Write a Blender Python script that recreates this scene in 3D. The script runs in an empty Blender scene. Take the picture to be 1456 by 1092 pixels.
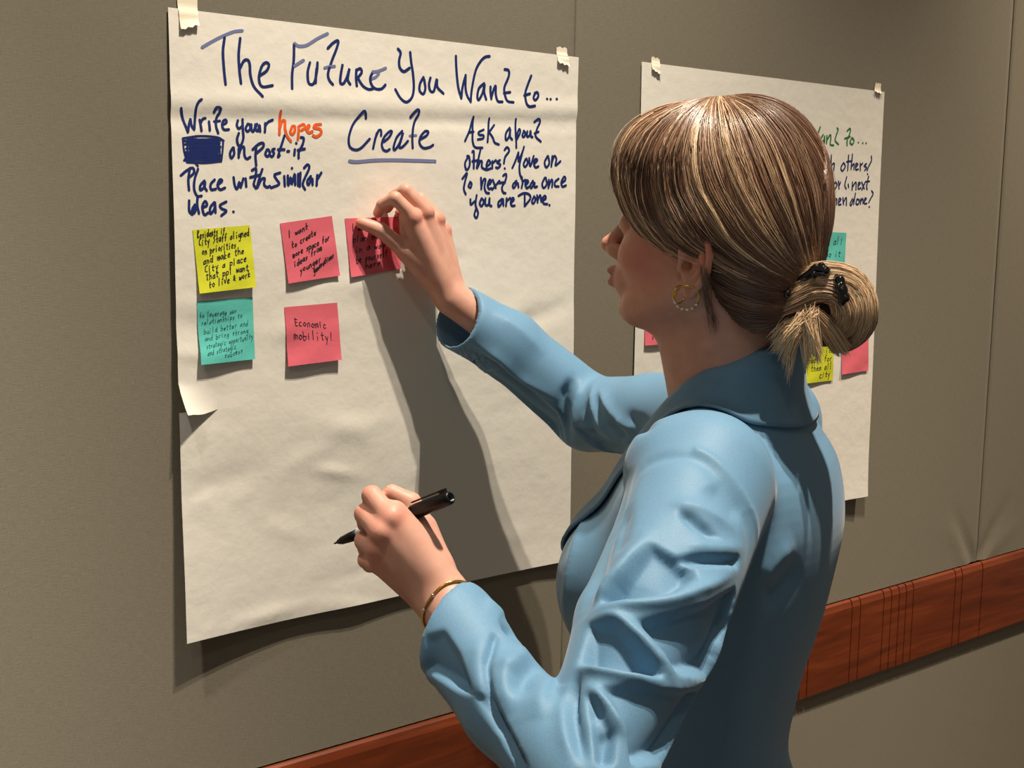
import bpy, math, random
import numpy as np
from mathutils import Matrix, Vector

# ------------------------------------------------------------------ camera, world, lights, exposure
SC = bpy.context.scene
COL = SC.collection
W, H, FPX = 1456.0, 1092.0, 1772.4
YAW, PIT, ROL = 0.6737, -0.1335, 0.0162
CAM = np.array([-0.613, -1.4217, 1.6056])
CF = np.array([math.sin(YAW)*math.cos(PIT), math.cos(YAW)*math.cos(PIT), math.sin(PIT)])
_r0 = np.array([math.cos(YAW), -math.sin(YAW), 0.0]); _u0 = np.cross(_r0, CF)
CR = math.cos(ROL)*_r0 + math.sin(ROL)*_u0
CU = -math.sin(ROL)*_r0 + math.cos(ROL)*_u0
cam = bpy.data.cameras.new('camera'); co = bpy.data.objects.new('camera', cam); COL.objects.link(co)
m = Matrix.Identity(4)
for i in range(3):
    m[i][0], m[i][1], m[i][2], m[i][3] = CR[i], CU[i], -CF[i], CAM[i]
co.matrix_world = m
cam.sensor_width = 36.0; cam.lens = FPX/W*36.0; cam.clip_start = 0.02
SC.camera = co

wd = bpy.data.worlds.new('room_ambient'); SC.world = wd; wd.use_nodes = True
wd.node_tree.nodes['Background'].inputs[0].default_value = (1.0, 0.90, 0.78, 1)
wd.node_tree.nodes['Background'].inputs[1].default_value = 0.08

def spot(name, loc, target, energy, size_deg, blend, radius, col):
    l = bpy.data.lights.new(name, 'SPOT'); l.energy = energy; l.spot_size = math.radians(size_deg)
    l.spot_blend = blend; l.shadow_soft_size = radius; l.color = col
    o = bpy.data.objects.new(name, l); COL.objects.link(o); o.location = loc
    d = Vector(target)-Vector(loc); o.rotation_euler = d.to_track_quat('-Z', 'Y').to_euler()
    return o
def area(name, loc, target, energy, size, col):
    l = bpy.data.lights.new(name, 'AREA'); l.energy = energy; l.size = size; l.shape = 'DISK'; l.color = col
    o = bpy.data.objects.new(name, l); COL.objects.link(o); o.location = loc
    d = Vector(target)-Vector(loc); o.rotation_euler = d.to_track_quat('-Z', 'Y').to_euler()
    return o
WARM = (1.0, 0.90, 0.77)
spot('ceiling_downlight', (0.48, -1.00, 4.28), (0.28, -0.42, 1.0), 240, 62, 1.0, 0.025, WARM)
spot('ceiling_downlight', (0.40, -1.13, 4.28), (0.28, -0.46, 1.0), 188, 62, 1.0, 0.025, WARM)
spot('ceiling_downlight', (-1.15, -0.80, 4.28), (-1.05, 0.0, 0.3), 760, 44, 1.0, 0.06, (1.0, 0.95, 0.88))
area('ceiling_lamp_room', (-1.6, -2.2, 4.2), (-0.9, -0.9, 0.9), 5.0, 0.35, WARM)
spot('ceiling_downlight', (2.6, -0.95, 4.28), (2.1, 0.0, 0.2), 480, 52, 1.0, 0.05, (1.0, 0.86, 0.70))
SC.view_settings.view_transform = 'Standard'; SC.view_settings.look = 'None'
SC.view_settings.exposure = 0.8; SC.view_settings.gamma = 1.0; SC.view_settings.use_curve_mapping = False

# ------------------------------------------------------------------ helpers
rng = np.random.default_rng(7)
def ray(x, y): return CF + CR*((x-W/2)/FPX) - CU*((y-H/2)/FPX)
def pt(x, y, d): return CAM + ray(x, y)*d                 # pixel of the photograph and depth -> point
def wp(x, y, h=0.0):                                      # pixel and stand-off from the wall plane y=0 -> point
    r = ray(x, y); return CAM + r*((-h-CAM[1])/r[1])
def project(P):
    d = np.asarray(P)-CAM; z = d@CF
    return np.stack([W/2+FPX*(d@CR)/z, H/2-FPX*(d@CU)/z, z], -1)
def srgb(r, g, b):
    f = lambda c: (c/255/12.92) if c/255 <= 0.04045 else ((c/255+0.055)/1.055)**2.4
    return (f(r), f(g), f(b), 1.0)
def mesh_np(name, V, Fq, mat, parent=None, smooth=True, tris=False):
    V = np.asarray(V, dtype=np.float32); Fq = np.asarray(Fq, dtype=np.int32)
    n = Fq.shape[1]
    me = bpy.data.meshes.new(name)
    me.vertices.add(len(V)); me.vertices.foreach_set('co', V.ravel())
    me.loops.add(Fq.size); me.loops.foreach_set('vertex_index', Fq.ravel())
    me.polygons.add(len(Fq)); me.polygons.foreach_set('loop_start', np.arange(0, Fq.size, n, dtype=np.int32))
    me.polygons.foreach_set('use_smooth', np.full(len(Fq), smooth, dtype=bool))
    me.update(calc_edges=True); me.validate()
    o = bpy.data.objects.new(name, me); COL.objects.link(o)
    if mat: me.materials.append(mat)
    if parent: o.parent = parent
    return o
def vattr(o, name, vals):
    a = o.data.attributes.new(name, 'FLOAT', 'POINT'); a.data.foreach_set('value', np.asarray(vals, dtype=np.float32))
def tag(o, label=None, cat=None, group=None, kind=None):
    if label: o['label'] = label
    if cat: o['category'] = cat
    if group: o['group'] = group
    if kind: o['kind'] = kind
    return o
def empty(name, loc):
    o = bpy.data.objects.new(name, None); COL.objects.link(o); o.empty_display_size = 0.05
    o.location = [float(v) for v in loc]; return o
class MB:                                                  # small mixed-polygon mesh builder
    def __init__(s): s.v = []; s.f = []
    def box(s, lo, hi):
        b = len(s.v); (x0, y0, z0), (x1, y1, z1) = lo, hi
        s.v += [(x0,y0,z0),(x1,y0,z0),(x1,y1,z0),(x0,y1,z0),(x0,y0,z1),(x1,y0,z1),(x1,y1,z1),(x0,y1,z1)]
        s.f += [tuple(b+i for i in q) for q in ((0,3,2,1),(4,5,6,7),(0,1,5,4),(1,2,6,5),(2,3,7,6),(3,0,4,7))]
    def build(s, name, mat, parent=None, smooth=False, bevel=0):
        me = bpy.data.meshes.new(name); me.from_pydata([tuple(map(float, p)) for p in s.v], [], s.f); me.update()
        for p in me.polygons: p.use_smooth = smooth
        if mat: me.materials.append(mat)
        o = bpy.data.objects.new(name, me); COL.objects.link(o)
        if parent: o.parent = parent
        if bevel:
            b = o.modifiers.new('bevel', 'BEVEL'); b.width = bevel; b.segments = 3; b.limit_method = 'ANGLE'
        return o
def catmull(P, n):
    P = np.asarray(P, float)
    if len(P) < 3: return P if len(P) < 2 else np.array([P[0]+(P[1]-P[0])*t for t in np.linspace(0, 1, max(2, n))])
    Q = np.vstack([2*P[0]-P[1], P, 2*P[-1]-P[-2]]); out = []
    for i in range(1, len(Q)-2):
        for t in np.linspace(0, 1, n, endpoint=False):
            a, b, c, d = Q[i-1], Q[i], Q[i+1], Q[i+2]
            out.append(0.5*((2*b)+(-a+c)*t+(2*a-5*b+4*c-d)*t*t+(-a+3*b-3*c+d)*t**3))
    out.append(P[-1]); return np.array(out)
def resample(P, n):
    P = np.asarray(P, float); s = np.r_[0, np.cumsum(np.linalg.norm(np.diff(P, axis=0), axis=1))]
    t = np.linspace(0, s[-1], n); return np.stack([np.interp(t, s, P[:, k]) for k in range(P.shape[1])], 1)
def tube_mesh(paths, radii, sides=8):
    """paths: list of (n,3) arrays; radii: list of (n,) arrays -> V, quads (open tubes closed by tapering ends)."""
    VV = []; FF = []; base = 0
    for P, R in zip(paths, radii):
        P = np.asarray(P, float); n = len(P); T = np.gradient(P, axis=0); T /= np.linalg.norm(T, axis=1)[:, None]+1e-12
        up = np.array([0, 0, 1.0]) if abs(T[0][2]) < 0.9 else np.array([1.0, 0, 0])
        A = np.cross(T, up); 
        for i in range(1, n):
            v = A[i-1]-T[i]*(A[i-1]@T[i]); A[i] = v
        A /= np.linalg.norm(A, axis=1)[:, None]+1e-12
        B = np.cross(T, A); ang = np.arange(sides)*2*np.pi/sides
        ring = P[:, None, :]+np.asarray(R)[:, None, None]*(np.cos(ang)[None, :, None]*A[:, None, :]+np.sin(ang)[None, :, None]*B[:, None, :])
        VV.append(ring.reshape(-1, 3))
        i = np.arange(n-1)[:, None]*sides; j = np.arange(sides)[None, :]; j2 = (j+1) % sides
        q = np.stack([i+j, i+j2, i+sides+j2, i+sides+j], -1).reshape(-1, 4)+base
        FF.append(q); base += n*sides
    return np.vstack(VV), np.vstack(FF)
# ---- materials
def mat(name, col, rough=0.6, spec=0.5, metal=0.0):
    mm = bpy.data.materials.new(name); mm.use_nodes = True
    b = mm.node_tree.nodes['Principled BSDF']; b.inputs['Base Color'].default_value = col
    b.inputs['Roughness'].default_value = rough; b.inputs['Specular IOR Level'].default_value = spec; b.inputs['Metallic'].default_value = metal
    return mm
def nd(mm, t, **kw):
    n = mm.node_tree.nodes.new(t)
    for k, v in kw.items():
        if k in n.inputs.keys(): n.inputs[k].default_value = v
        else: setattr(n, k, v)
    return n
def lk(mm, a, ao, b, bi): mm.node_tree.links.new(a.outputs[ao], b.inputs[bi])
def coords(mm, scale=(1, 1, 1)):
    t = nd(mm, 'ShaderNodeTexCoord'); mp = nd(mm, 'ShaderNodeMapping'); mp.inputs['Scale'].default_value = scale
    lk(mm, t, 'Object', mp, 'Vector'); return mp
def bump(mm, src, so, strength, dist):
    b = nd(mm, 'ShaderNodeBump'); b.inputs['Strength'].default_value = strength; b.inputs['Distance'].default_value = dist
    lk(mm, src, so, b, 'Height'); lk(mm, b, 'Normal', mm.node_tree.nodes['Principled BSDF'], 'Normal'); return b
def ramp(mm, src, so, stops):
    r = nd(mm, 'ShaderNodeValToRGB'); e = r.color_ramp.elements
    while len(e) < len(stops): e.new(0.5)
    for x, (p, c) in zip(e, stops): x.position = p; x.color = c
    lk(mm, src, so, r, 'Fac'); return r
def fabric_wall(name, c0, c1):
    mm = mat(name, c0, 0.85, 0.2); mm.node_tree.nodes['Principled BSDF'].inputs['Diffuse Roughness'].default_value = 0.3
    a = nd(mm, 'ShaderNodeTexNoise', Scale=1.0, Detail=3.0); lk(mm, coords(mm, (1500, 100, 90)), 'Vector', a, 'Vector')
    b = nd(mm, 'ShaderNodeTexNoise', Scale=1.0, Detail=3.0); lk(mm, coords(mm, (90, 100, 1500)), 'Vector', b, 'Vector')
    mx = nd(mm, 'ShaderNodeMath', operation='ADD'); lk(mm, a, 'Fac', mx, 0); lk(mm, b, 'Fac', mx, 1)
    hv = nd(mm, 'ShaderNodeMath', operation='MULTIPLY'); lk(mm, mx, 0, hv, 0); hv.inputs[1].default_value = 0.5
    r = ramp(mm, hv, 0, [(0.34, c0), (0.66, c1)]); lk(mm, r, 'Color', mm.node_tree.nodes['Principled BSDF'], 'Base Color')
    bump(mm, hv, 0, 0.35, 0.0012); return mm
M = {}
M['wall'] = fabric_wall('woven wall fabric', srgb(118, 111, 95), srgb(134, 126, 109))
def wood():
    mm = mat('stained cherry wood', srgb(110, 48, 22), 0.38, 0.5)
    n = nd(mm, 'ShaderNodeTexNoise', Scale=1.0, Detail=6.0, Distortion=0.6); lk(mm, coords(mm, (5, 60, 60)), 'Vector', n, 'Vector')
    r = ramp(mm, n, 'Fac', [(0.3, srgb(90, 38, 15)), (0.55, srgb(112, 49, 20)), (0.75, srgb(130, 61, 28))])
    lk(mm, r, 'Color', mm.node_tree.nodes['Principled BSDF'], 'Base Color'); bump(mm, n, 'Fac', 0.08, 0.001); return mm
M['wood'] = wood()
def paper(name, col, s=1.0):
    mm = mat(name, col, 0.75, 0.25)
    n = nd(mm, 'ShaderNodeTexNoise', Scale=38.0, Detail=5.0); lk(mm, coords(mm), 'Vector', n, 'Vector')
    bump(mm, n, 'Fac', 0.25*s, 0.004); return mm
M['paper'] = paper('flip chart paper', srgb(226, 220, 206))
M['yellow'] = paper('yellow note paper', srgb(206, 208, 46)); M['teal'] = paper('teal note paper', srgb(92, 188, 174))
M['pink'] = paper('pink note paper', srgb(216, 100, 112)); M['olive'] = paper('lime note paper', srgb(196, 196, 40))
M['tape'] = mat('masking tape', srgb(232, 220, 196), 0.6, 0.3)
M['ink_blue'] = mat('navy marker ink', srgb(19, 38, 98), 0.6, 0.3); M['ink_light'] = mat('half-dry blue marker ink', srgb(112, 120, 158), 0.6, 0.3)
M['ink_orange'] = mat('orange marker ink', srgb(226, 92, 34), 0.6, 0.3); M['ink_green'] = mat('green marker ink', srgb(30, 112, 56), 0.6, 0.3)
M['ink_black'] = mat('black pen ink', srgb(38, 32, 38), 0.6, 0.3); M['ink_grey'] = mat('grey pen ink', srgb(44, 92, 98), 0.6, 0.3)
M['ink_dark'] = mat('dark blue marker ink', srgb(28, 36, 88), 0.6, 0.3)
def cloth(name, c0, c1, rough=0.5):
    mm = mat(name, c0, rough, 0.35); b = mm.node_tree.nodes['Principled BSDF']
    b.inputs['Sheen Weight'].default_value = 0.15; b.inputs['Sheen Roughness'].default_value = 0.4
    n = nd(mm, 'ShaderNodeTexNoise', Scale=900.0, Detail=2.0); lk(mm, coords(mm), 'Vector', n, 'Vector')
    r = ramp(mm, n, 'Fac', [(0.35, c0), (0.65, c1)]); lk(mm, r, 'Color', b, 'Base Color')
    bump(mm, n, 'Fac', 0.08, 0.0006); return mm
M['jacket'] = cloth('powder blue suit fabric', srgb(97, 136, 164), srgb(104, 145, 173), 0.58)
M['blouse'] = cloth('white blouse fabric', srgb(205, 200, 196), srgb(214, 209, 205))
M['shoe'] = mat('black leather', srgb(20, 20, 22), 0.35)
def skin():
    mm = mat('skin', srgb(226, 168, 142), 0.48, 0.4); b = mm.node_tree.nodes['Principled BSDF']
    b.inputs['Subsurface Weight'].default_value = 0.18; b.inputs['Subsurface Radius'].default_value = (1.0, 0.35, 0.2); b.inputs['Subsurface Scale'].default_value = 0.006
    n = nd(mm, 'ShaderNodeTexNoise', Scale=55.0, Detail=4.0); lk(mm, coords(mm), 'Vector', n, 'Vector')
    r = ramp(mm, n, 'Fac', [(0.3, srgb(197, 144, 123)), (0.7, srgb(208, 158, 137))])
    at = nd(mm, 'ShaderNodeAttribute', attribute_name='lip'); mx = nd(mm, 'ShaderNodeMix', data_type='RGBA')
    mm.node_tree.links.new(at.outputs['Fac'], mx.inputs[0]); mm.node_tree.links.new(r.outputs['Color'], mx.inputs[6]); mx.inputs[7].default_value = srgb(168, 82, 78)
    at2 = nd(mm, 'ShaderNodeAttribute', attribute_name='flush'); mx2 = nd(mm, 'ShaderNodeMix', data_type='RGBA')
    mm.node_tree.links.new(at2.outputs['Fac'], mx2.inputs[0]); mm.node_tree.links.new(mx.outputs[2], mx2.inputs[6]); mx2.inputs[7].default_value = srgb(222, 128, 108)
    mm.node_tree.links.new(mx2.outputs[2], b.inputs['Base Color'])
    n2 = nd(mm, 'ShaderNodeTexNoise', Scale=420.0, Detail=3.0); lk(mm, coords(mm), 'Vector', n2, 'Vector'); bump(mm, n2, 'Fac', 0.06, 0.0008)
    return mm
M['skin'] = skin()
def hairmat(name, dark, mid, light):
    mm = mat(name, mid, 0.36, 0.5); b = mm.node_tree.nodes['Principled BSDF']; b.inputs['IOR'].default_value = 1.75
    at = nd(mm, 'ShaderNodeAttribute', attribute_name='tone')
    r = ramp(mm, at, 'Fac', [(0.0, dark), (0.5, mid), (1.0, light)]); lk(mm, r, 'Color', b, 'Base Color'); return mm
M['hair'] = hairmat('brown hair', srgb(76, 51, 38), srgb(146, 106, 80), srgb(250, 220, 178))  # palest stop is blonde, lifted further to paint light into the loose ends
M['scalp'] = mat('dark hair mass', srgb(48, 32, 24), 0.6, 0.3)
M['gold'] = mat('gold', srgb(226, 186, 92), 0.22, 0.5, 1.0)
M['silver'] = mat('silver', srgb(225, 225, 225), 0.15, 0.5, 1.0)
M['black_plastic'] = mat('black plastic', srgb(14, 14, 15), 0.35, 0.3); M['black_gloss'] = mat('glossy black plastic', srgb(10, 9, 9), 0.08, 0.7)
M['grey_print'] = mat('light grey print', srgb(190, 190, 190), 0.4)
M['carpet'] = mat('brown carpet', srgb(92, 78, 66), 0.95, 0.1); M['ceiling'] = mat('white ceiling paint', srgb(225, 220, 210), 0.9, 0.1)

# ------------------------------------------------------------------ implicit surfaces
def smin(a, b, k):
    if k <= 0: return np.minimum(a, b)
    h = np.maximum(k-np.abs(a-b), 0)/k; return np.minimum(a, b)-h*h*h*k/6
class Field:
    def __init__(s): s.p = []
    def add(s, fn, lo, hi, k=0.0, sub=False): s.p.append((fn, np.asarray(lo, float), np.asarray(hi, float), k, sub))
    def cone(s, a, b, ra, rb, k=0.01, sub=False):
        a = np.asarray(a, float); b = np.asarray(b, float); ab = b-a; L2 = ab@ab+1e-12
        def fn(P):
            t = np.clip(((P-a)@ab)/L2, 0, 1); return np.linalg.norm(P-a-t[:, None]*ab, axis=1)-(ra+(rb-ra)*t)
        r = max(ra, rb); s.add(fn, np.minimum(a, b)-r, np.maximum(a, b)+r, k, sub)
    def chain(s, pts, rs, k=0.01):
        for i in range(len(pts)-1): s.cone(pts[i], pts[i+1], rs[i], rs[i+1], k)
    def ell(s, c, r, Mx=None, k=0.01, sub=False):           # Mx: columns are the axes
        c = np.asarray(c, float); r = np.asarray(r, float); Mx = np.eye(3) if Mx is None else Mx
        def fn(P):
            q = (P-c)@Mx; k0 = np.linalg.norm(q/r, axis=1); k1 = np.linalg.norm(q/(r*r), axis=1); return k0*(k0-1)/np.maximum(k1, 1e-9)
        e = np.sqrt(((Mx*r)**2).sum(1)); s.add(fn, c-e, c+e, k, sub)
    def val(s, P, lo=None, hi=None):
        d = np.full(len(P), 1.0)
        for fn, l, h, k, sub in s.p:
            if lo is not None and (np.any(l-k-0.012 > hi) or np.any(h+k+0.012 < lo)): continue
            v = fn(P); d = -smin(-d, v, k) if sub else smin(d, v, k)
        return d
    def push(s, P, target=0.0, it=6):                        # move points onto the level set
        P = np.array(P, float); e = 1e-4
        for _ in range(it):
            d = s.val(P)-target; g = np.stack([s.val(P+np.eye(3)[i]*e)-s.val(P-np.eye(3)[i]*e) for i in range(3)], 1)/(2*e)
            n2 = (g*g).sum(1)[:, None]+1e-9; P = P-g*(d[:, None])/n2*0.9
        return P
    def grad(s, P):
        e = 2e-4; g = np.stack([s.val(P+np.eye(3)[i]*e)-s.val(P-np.eye(3)[i]*e) for i in range(3)], 1); return g/(np.linalg.norm(g, axis=1)[:, None]+1e-12)
    def mesh(s, h, n=24):
        lo = np.min([p[1] for p in s.p if not p[4]], 0)-0.015; hi = np.max([p[2] for p in s.p if not p[4]], 0)+0.015
        nb = np.ceil((hi-lo)/(h*n)).astype(int); NG = nb*n+2
        key = lambda I: (I[..., 0].astype(np.int64)*NG[1]+I[..., 1])*NG[2]+I[..., 2]
        ax = np.arange(n+1); G = np.stack(np.meshgrid(ax, ax, ax, indexing='ij'), -1)
        KV = []; PV = []; EK = {0: [], 1: [], 2: []}
        half = h*n*0.5*np.sqrt(3)
        for bi in range(nb[0]):
            for bj in range(nb[1]):
                for bk in range(nb[2]):
                    b0 = np.array([bi, bj, bk])*n; l = lo+b0*h; u = l+n*h
                    if not any((not p[4]) and np.all(p[1]-0.006 <= u) and np.all(p[2]+0.006 >= l) for p in s.p): continue
                    c = s.val(((l+u)/2)[None], l, u)[0]
                    if abs(c) > half*1.7+0.02: continue
                    D = s.val((l+G*h).reshape(-1, 3), l, u).reshape(n+1, n+1, n+1); S = D < 0
                    if S.all() or not S.any(): continue
                    acc = np.zeros((n, n, n, 3)); cnt = np.zeros((n, n, n))
                    for a in range(3):
                        sl0 = [slice(None)]*3; sl1 = [slice(None)]*3; sl0[a] = slice(0, n); sl1[a] = slice(1, n+1)
                        d0 = D[tuple(sl0)]; d1 = D[tuple(sl1)]; cr = (d0 < 0) != (d1 < 0)
                        t = np.where(cr, d0/np.where(cr, d0-d1, 1), 0); o = [x for x in range(3) if x != a]
                        base = G[tuple(sl0)].astype(float).copy(); base[..., a] += t
                        for du in (0, 1):
                            for dv in (0, 1):
                                ss = [slice(None)]*3; ss[o[0]] = slice(du, du+n); ss[o[1]] = slice(dv, dv+n)
                                c2 = cr[tuple(ss)]; acc += base[tuple(ss)]*c2[..., None]; cnt += c2
                        own = cr.copy(); 
                        so = [slice(None)]*3; so[o[0]] = slice(0, n); so[o[1]] = slice(0, n)
                        idx = np.argwhere(cr[tuple(so)])
                        if len(idx): EK[a].append(np.c_[idx+b0, (d0[tuple(so)][tuple(idx.T)] < 0)])
                    msk = cnt > 0; idx = np.argwhere(msk); KV.append(key(idx+b0)); PV.append(lo+(b0+acc[msk]/cnt[msk][:, None])*h)
        K = np.concatenate(KV); P = np.vstack(PV); order = np.argsort(K); K = K[order]; P = P[order]; FQ = []
        for a in range(3):
            E = np.vstack(EK[a]); I = E[:, :3]; sg = E[:, 3].astype(bool); o = [(a+1) % 3, (a+2) % 3]; cells = []
            for du, dv in ((0, 0), (1, 0), (1, 1), (0, 1)):
                J = I.copy(); J[:, o[0]] -= du; J[:, o[1]] -= dv; cells.append(key(J))
            q = np.stack(cells, 1); pos = np.searchsorted(K, q); pos = np.minimum(pos, len(K)-1); ok = np.all(K[pos] == q, axis=1)
            pos = pos[ok]; s2 = sg[ok]; pos[~s2] = pos[~s2][:, ::-1]; FQ.append(pos)
        return P, np.vstack(FQ)
def vnormals(V, Fq):
    a = V[Fq[:, 2]]-V[Fq[:, 0]]; b = V[Fq[:, 3]]-V[Fq[:, 1]]; fn = np.cross(a, b); N = np.zeros_like(V)
    for i in range(4):
        for k in range(3): N[:, k] += np.bincount(Fq[:, i], fn[:, k], len(V))
    return N/(np.linalg.norm(N, axis=1)[:, None]+1e-12)
def smooth(V, Fq, it, lam=0.5, mask=None):
    E = np.vstack([Fq[:, [0, 1]], Fq[:, [1, 2]], Fq[:, [2, 3]], Fq[:, [3, 0]]]); n = len(V)
    deg = np.bincount(E[:, 0], minlength=n)+np.bincount(E[:, 1], minlength=n)
    for _ in range(it):
        A = np.stack([np.bincount(E[:, 0], V[E[:, 1], k], n)+np.bincount(E[:, 1], V[E[:, 0], k], n) for k in range(3)], 1)/np.maximum(deg, 1)[:, None]
        w = lam if mask is None else lam*mask[:, None]; V = V+(A-V)*w
    return V
def polydist(V, P):
    best = np.full(len(V), 9.0); bt = np.zeros(len(V)); n = len(P)-1
    for i in range(n):
        ab = P[i+1]-P[i]; t = np.clip(((V-P[i])@ab)/(ab@ab+1e-12), 0, 1); d = np.linalg.norm(V-P[i]-t[:, None]*ab, axis=1)
        c = d < best; best[c] = d[c]; bt[c] = (i+t[c])/n
    return best, bt
# ------------------------------------------------------------------ the room
XA = wp(817.8, 60)[0]; XB = (wp(1442.7, 22)[0]+wp(1390, 750)[0])/2
RAIL_T = 0.8795; RAIL_B = (wp(1125, 996)[2]+wp(1456, 881)[2])/2
def panel(V, Fq, x0, x1, z0, z1, folds=(), step=0.02):
    nx = max(2, int((x1-x0)/step)); nz = max(2, int((z1-z0)/step)); g = 0.0009
    xs = np.r_[x0+g, x0+g, np.linspace(x0+g+0.002, x1-g-0.002, nx), x1-g, x1-g]; zs = np.linspace(z0, z1, nz)
    X, Z = np.meshgrid(xs, zs); Y = np.zeros_like(X)
    Y[:, 0] = 0.014; Y[:, -1] = 0.014; Y[:, 1] = 0.0012; Y[:, -2] = 0.0012
    Q = np.stack([X, Y, Z], -1).reshape(-1, 3)
    for line, r, h in folds:
        d, t = polydist(Q*np.array([1, 0, 1]), np.asarray(line)); Q[:, 1] += h*np.exp(-(d/r)**2)*(1-t)*(np.abs(Q[:, 1]) < 0.001)
    b = sum(len(v) for v in V); nw = len(xs)
    i = (np.arange(nz-1)[:, None]*nw+np.arange(nw-1)[None, :]).ravel()
    V.append(Q); Fq.append(np.stack([i, i+1, i+nw+1, i+nw], 1)+b)
def wl(*pp): return [wp(x, y)*np.array([1, 0, 1]) for x, y in pp]
V = []; Q = []
fl = [(wl((1384, 797), (1370, 762), (1352, 715)), 0.012, 0.005), (wl((1380, 797), (1362, 765), (1335, 740)), 0.02, -0.003)]
fr = [(wl((1390, 797), (1412, 750), (1440, 700)), 0.014, 0.005), (wl((1392, 797), (1425, 765), (1456, 735)), 0.02, -0.003)]
panel(V, Q, -3.2, XA, RAIL_T+0.002, 4.36); panel(V, Q, XA, XB, RAIL_T+0.002, 4.36, fl, 0.012); panel(V, Q, XB, 4.6, RAIL_T+0.002, 4.36, fr, 0.012)
panel(V, Q, -3.2, -0.9, 0.0, RAIL_B); panel(V, Q, -0.9, 2.75, 0.0, RAIL_B); panel(V, Q, 2.75, 4.6, 0.0, RAIL_B)
b = sum(len(v) for v in V); V.append(np.array([(-3.2, .014, 0), (4.6, .014, 0), (4.6, .014, 4.36), (-3.2, .014, 4.36), (-3.2, .1, 0), (4.6, .1, 0), (4.6, .1, 4.36), (-3.2, .1, 4.36)])); Q.append(np.array([[0, 1, 2, 3], [5, 4, 7, 6], [3, 2, 6, 7], [0, 4, 5, 1], [0, 3, 7, 4], [1, 5, 6, 2]])+b)
tag(mesh_np('wall_back', np.vstack(V), np.vstack(Q), M['wall'], smooth=True), kind='structure')
mb = MB(); mb.box((-3.2, -4.2, -0.06), (4.6, 0.1, 0.0)); tag(mb.build('floor', M['carpet']), kind='structure')
mb = MB(); mb.box((-3.2, -4.2, 4.36), (4.6, 0.1, 4.44)); tag(mb.build('ceiling', M['ceiling']), kind='structure')
# chair rail: board with vertical grooves and a bevelled lighter top lip
def rx(px): return wp(px, 790+(1456-px)*0.27+45, 0.010)[0]
cuts = [rx(p) for p in (1139, 1150, 1210, 1222, 1255, 1266, 1277, 1287, 1297, 1356.5, 1366, 1395)]
cuts = [c-2.02*k for k in (1,) for c in cuts if c-2.02 > -3]+[rx(738)]+cuts+[2.9, 2.93, 3.1, 3.2, 3.23, 3.26]
cuts = sorted(cuts); mb = MB(); x0 = -3.2; ZT = RAIL_T; ZB = RAIL_B
for c in cuts+[4.6]:
    x1 = c-0.0016; 
    if x1 > x0:
        b = len(mb.v)                                       # cross-section: front face, chamfered top and bottom
        sec = [(0.0, ZB), (-0.008, ZB), (-0.010, ZB+0.004), (-0.010, ZT-0.014), (-0.007, ZT-0.003), (-0.004, ZT), (0.0, ZT)]
        for x in (x0, x1): mb.v += [(x, y, z) for y, z in sec]
        n = len(sec); mb.f += [(b+i, b+(i+1) % n, b+n+(i+1) % n, b+n+i) for i in range(n)]+[tuple(b+i for i in range(n))[::-1], tuple(b+n+i for i in range(n))]
    x0 = c+0.0016
mb.box((-3.2, -0.0065, ZB+0.003), (4.6, 0.0, ZT-0.006))
tag(mb.build('trim_1', M['wood']), kind='structure')

# ------------------------------------------------------------------ flip-chart sheets
PW, PH, PT = 0.635, 0.762, 1.84
P2X, P2T, P2W = 0.7656, 1.8452, 0.6249
TZ = wp(270, 584)[2]; TX = 0.052                            # the tear on the left edge
bumps = [(rng.uniform(0.02, PW-0.02), rng.uniform(0.0, PH*0.62), rng.uniform(0.02, 0.06), rng.uniform(0.008, 0.02), rng.uniform(-0.4, 0.4), rng.uniform(-1, 1)*0.0022) for _ in range(44)]
def sheet_off(x, z):
    """distance of the big sheet from the wall at local x (0..PW) and height above its bottom edge"""
    x = np.asarray(x, float); z = np.asarray(z, float); u = x/PW; v = 1-z/PH
    o = 0.0022+0.004*v*(1-0.3*u)+0.011*np.clip(1-x/0.16, 0, 1)**1.6*np.clip((v-0.12)/0.88, 0, 1)**0.8
    o = o+0.004*np.clip((v-0.8)/0.2, 0, 1)**1.5+0.0035*np.clip((x-PW+0.09)/0.09, 0, 1)**2*np.clip(v-0.1, 0, 1)
    o = o+0.0016*np.exp(-((z-(PH-0.105+0.03*u))/0.014)**2)-0.0013*np.exp(-((z-(PH-0.126+0.03*u))/0.009)**2)     # roller crease under the title
    o = o+0.0009*np.sin(9*v+2.5*u)+0.0006*np.sin(23*v-5*u)
    for cx, cz, lx, lz, sl, h in bumps:
        dx = x-cx; dz = z-cz-sl*dx; o = o+h*np.exp(-(dx/lx)**2-(dz/lz)**2)
    return np.maximum(o, 0.001)
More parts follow.
